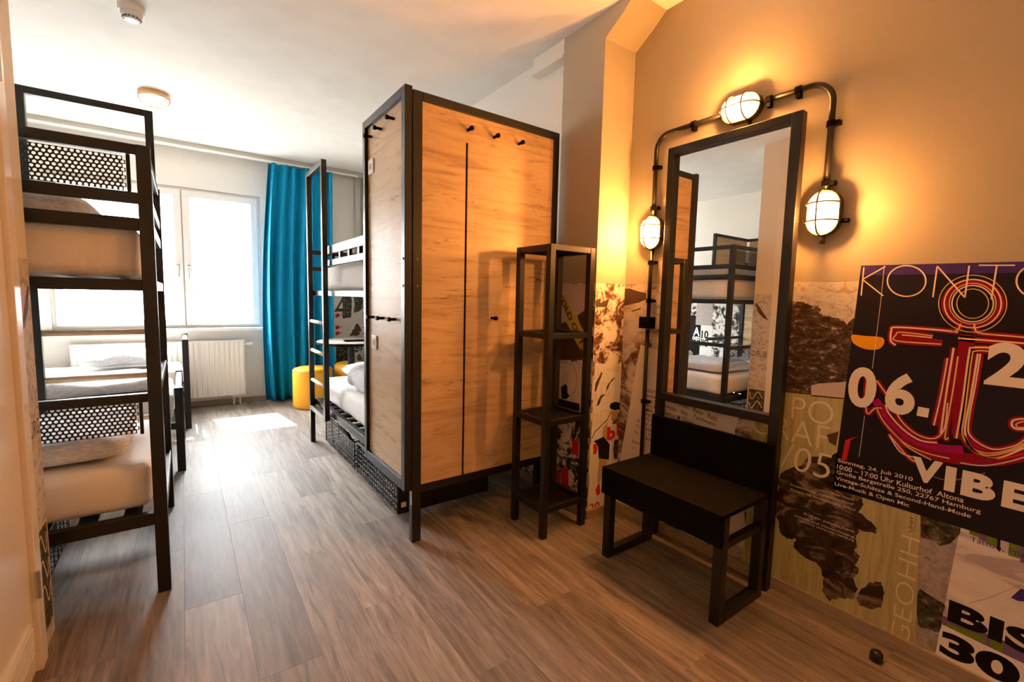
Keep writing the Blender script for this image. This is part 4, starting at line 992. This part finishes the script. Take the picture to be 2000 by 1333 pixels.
text(mpst, PF, '20', fb(398, 1095)[0], fb(445, 1082)[1]+.012, fb(492, 1000)[0]-fb(398, 1095)[0], .055, 'red', 2.8, .02, split=True)
for k in range(4):
    p0, p1 = fa(600-25*k, 960+10*k), fa(690, 970+12*k); text(mpst, PF, 'info text line', p0[0], p0[1], p1[0]-p0[0], .004, 'grey', 2.4) if False else segs(mpst, PF, [[p0, p1]], .0012, 'grey', 2.4)
# --- pier side beside the rack
sm_ = paper('pier_mural', PS, [(-2.09, MB0), (-YP-.002, MB0), (-YP-.002, MT), (-2.09, MT)], 'stencil', 'black and white collage on the pier side behind the shelf rack', 'mural', .5)
poly(sm_, PS, [sa(130, 245), sa(385, 245), sa(380, 560), sa(210, 575), sa(130, 600)], 'pink', 1.0)
poly(sm_, PS, [sa(300, 520), sa(370, 470), sa(372, 690), sa(345, 660)], 'umber', 1.2); poly(sm_, PS, [sa(110, 600), sa(205, 575), sa(265, 690), sa(345, 720), sa(345, 905), sa(110, 905)], 'umber', 1.1)
poly(sm_, PS, [sa(150, 318), sa(172, 322), sa(362, 660), sa(355, 780), sa(330, 818), sa(260, 700)], 'yellow', 1.6, 'yellow_tape')
q0, q1 = sa(150, 350), sa(345, 780); ang = math.degrees(math.atan2(q1[1]-q0[1], q1[0]-q0[0]))
text(sm_, PS, 'SOLD OUT', q0[0]-.010, q0[1]-.006, math.hypot(q1[0]-q0[0], q1[1]-q0[1]), .036, 'umber', 2.4, .03, ang)
wp2 = rect(sm_, PS, sa(118, 920)[0], sa(345, 940)[0], sb(120, 190)[1], sa(230, 925)[1], 'paper', 1.4)
stroke(sm_, PS, [smooth([sa(120, 922), sa(220, 930), sa(275, 965), sa(295, 1050), sa(285, 1160), sa(245, 1225), sa(280, 1270)], 5)], .0035, 'red', 2.2, 'red_line')
stroke(sm_, PS, [[sa(182, 1018), sa(218, 1020), sa(215, 1110), sa(180, 1110)]], .0025, 'red', 2.2, 'red_line', True)
stroke(sm_, PS, [[sa(345, 945), sb(335, 180)]], .003, 'red', 2.2, 'red_line')
poly(sm_, PS, [sa(200, 1110), sa(215, 1135), sa(215, 1190), sa(235, 1215), sa(205, 1245), sa(165, 1240), sa(160, 1140)], 'black', 2.3, 'figure')
poly(sm_, PS, [sb(105, 75), sb(320, 130), sb(325, 190), sb(110, 185)], 'black', 2.1)
for x0, y0, x1, y1 in ((255, 435, 312, 580), (160, 680, 225, 850), (95, 700, 150, 780)):
    poly(sm_, PS, [sb(x0, y0), sb(x1, y0+20), sb(x1, y1), sb(x0, y1-15)], 'red', 2.4, 'red_block')
text(sm_, PS, 'R', sb(258, 560)[0], sb(258, 575)[1], .05, .07, 'red', 2.6, .03)
text(sm_, PS, 'M', sb(95, 800)[0], sb(95, 800)[1], .06, .06, 'red', 2.6, .03)
# --- rear right wall, left wall, bathroom wall
rm_ = paper('mural_print', RW, [(-YW+.003, MB0), (-2.12, MB0), (-2.12, 1.37), (-YW+.003, 1.37)], 'stencil', 'black and white collage print on the rear side wall behind the right bunk', 'mural', .5)
rect(rm_, RW, -5.6, -5.18, .86, 1.36, 'bush', 1.6); rect(rm_, RW, -5.0, -4.4, .4, 1.2, 'paper', 1.4)
BW = Plane('F', YW); zb = Z(BW, 560, 540, 6.06)
bm_ = paper('mural_print', BW, [(WX1+.1, MB0), (XB-.003, MB0), (XB-.003, 1.37), (WX1+.1, 1.37)], 'paper', 'collage print with red marks on the window wall beside the curtain', 'mural', .5)
text(bm_, BW, '2', zb(560, 420)[0], zb(560, 420)[1], .16, .36, 'umber', 1.8, -.01)
poly(bm_, BW, jag([zb(663, 240), zb(765, 235), zb(765, 480), zb(665, 500)], .008, 4), 'bush', 1.6)
poly(bm_, BW, jag([zb(795, 240), zb(900, 240), zb(930, 300), zb(865, 410), zb(800, 430)], .012, 4), 'bush', 1.6)
for yy in (460, 600, 670): poly(bm_, BW, jag([zb(575, yy-10), zb(605, yy-25), zb(660, yy), zb(620, yy+15), zb(590, yy+30)], .01, 3), 'red', 1.8, 'red_mark')
stroke(bm_, BW, [[zb(705+28*math.cos(t), 600+38*math.sin(t)) for t in [2*math.pi*k/24 for k in range(24)]]], .03, 'sand', 1.8, 'ring', True)
poly(bm_, BW, jag([zb(780, 640), zb(830, 550), zb(880, 620), zb(850, 700), zb(740, 700)], .012, 4), 'umber', 1.8)
rect(bm_, BW, zb(585, 850)[0], zb(730, 850)[0], .25, zb(650, 830)[1], 'bush', 1.5); rect(bm_, BW, zb(735, 850)[0], XB-.01, .1, zb(650, 830)[1], 'stencil', 1.5)
lm = paper('mural_print', LW, [(YD+.01, MB0), (YW-.01, MB0), (YW-.01, MT), (YD+.01, MT)], 'stencil', 'black and white collage print on the left wall behind the beds', 'mural', .5)
rect(lm, LW, 3.89, 4.10, .25, 1.06, 'black', 1.2); rect(lm, LW, 3.72, 3.98, .92, 1.30, 'gravel', 1.6); rect(lm, LW, 3.70, 3.89, .45, .92, 'paper', 1.4)
text(lm, LW, 'A', 3.905, .755, .105, .13, 'white', 2.0, .03); text(lm, LW, 'opo', 3.90, .665, .12, .08, 'white', 2.0, .03, split=True)
text(lm, LW, '01', 3.763, .722, .11, .12, 'black', 2.0, .03, split=True); text(lm, LW, 'OK', 3.755, .60, .135, .115, 'black', 2.0, .03, split=True)
dm = paper('mural_print', DW, [(DY1+.012, .0), (YD, .0), (YD, MT), (DY1+.012, MT)], 'shore', 'pale collage print on the bathroom wall end beside the door', 'mural', .5)
text(dm, DW, 'BURG', 2.095, .745, .14, .055, 'umber', 1.6, .0, split=True); text(dm, DW, 'Hafen', 2.10, .84, .12, .05, 'umber', 1.6, -.01, 8, .4) if False else None
stroke(dm, DW, [smooth([(2.10, .90), (2.13, .86), (2.15, .93), (2.17, .87), (2.19, .92), (2.21, .87), (2.235, .90)], 5)], .003, 'umber', 1.6, 'script_line')
poly(dm, DW, [(2.10, 1.10), (2.16, 1.18), (2.22, 1.26), (2.235, 1.25), (2.20, 1.17), (2.15, 1.12)], 'umber', 1.4)
rect(dm, DW, 2.085, 2.235, .06, .42, 'bush', 1.2)
for k in range(3): stroke(dm, DW, [smooth([(2.10, .16+k*.09), (2.15, .22+k*.09), (2.20, .14+k*.09), (2.23, .2+k*.09)], 5)], .008, 'sand', 1.8, 'script_line')
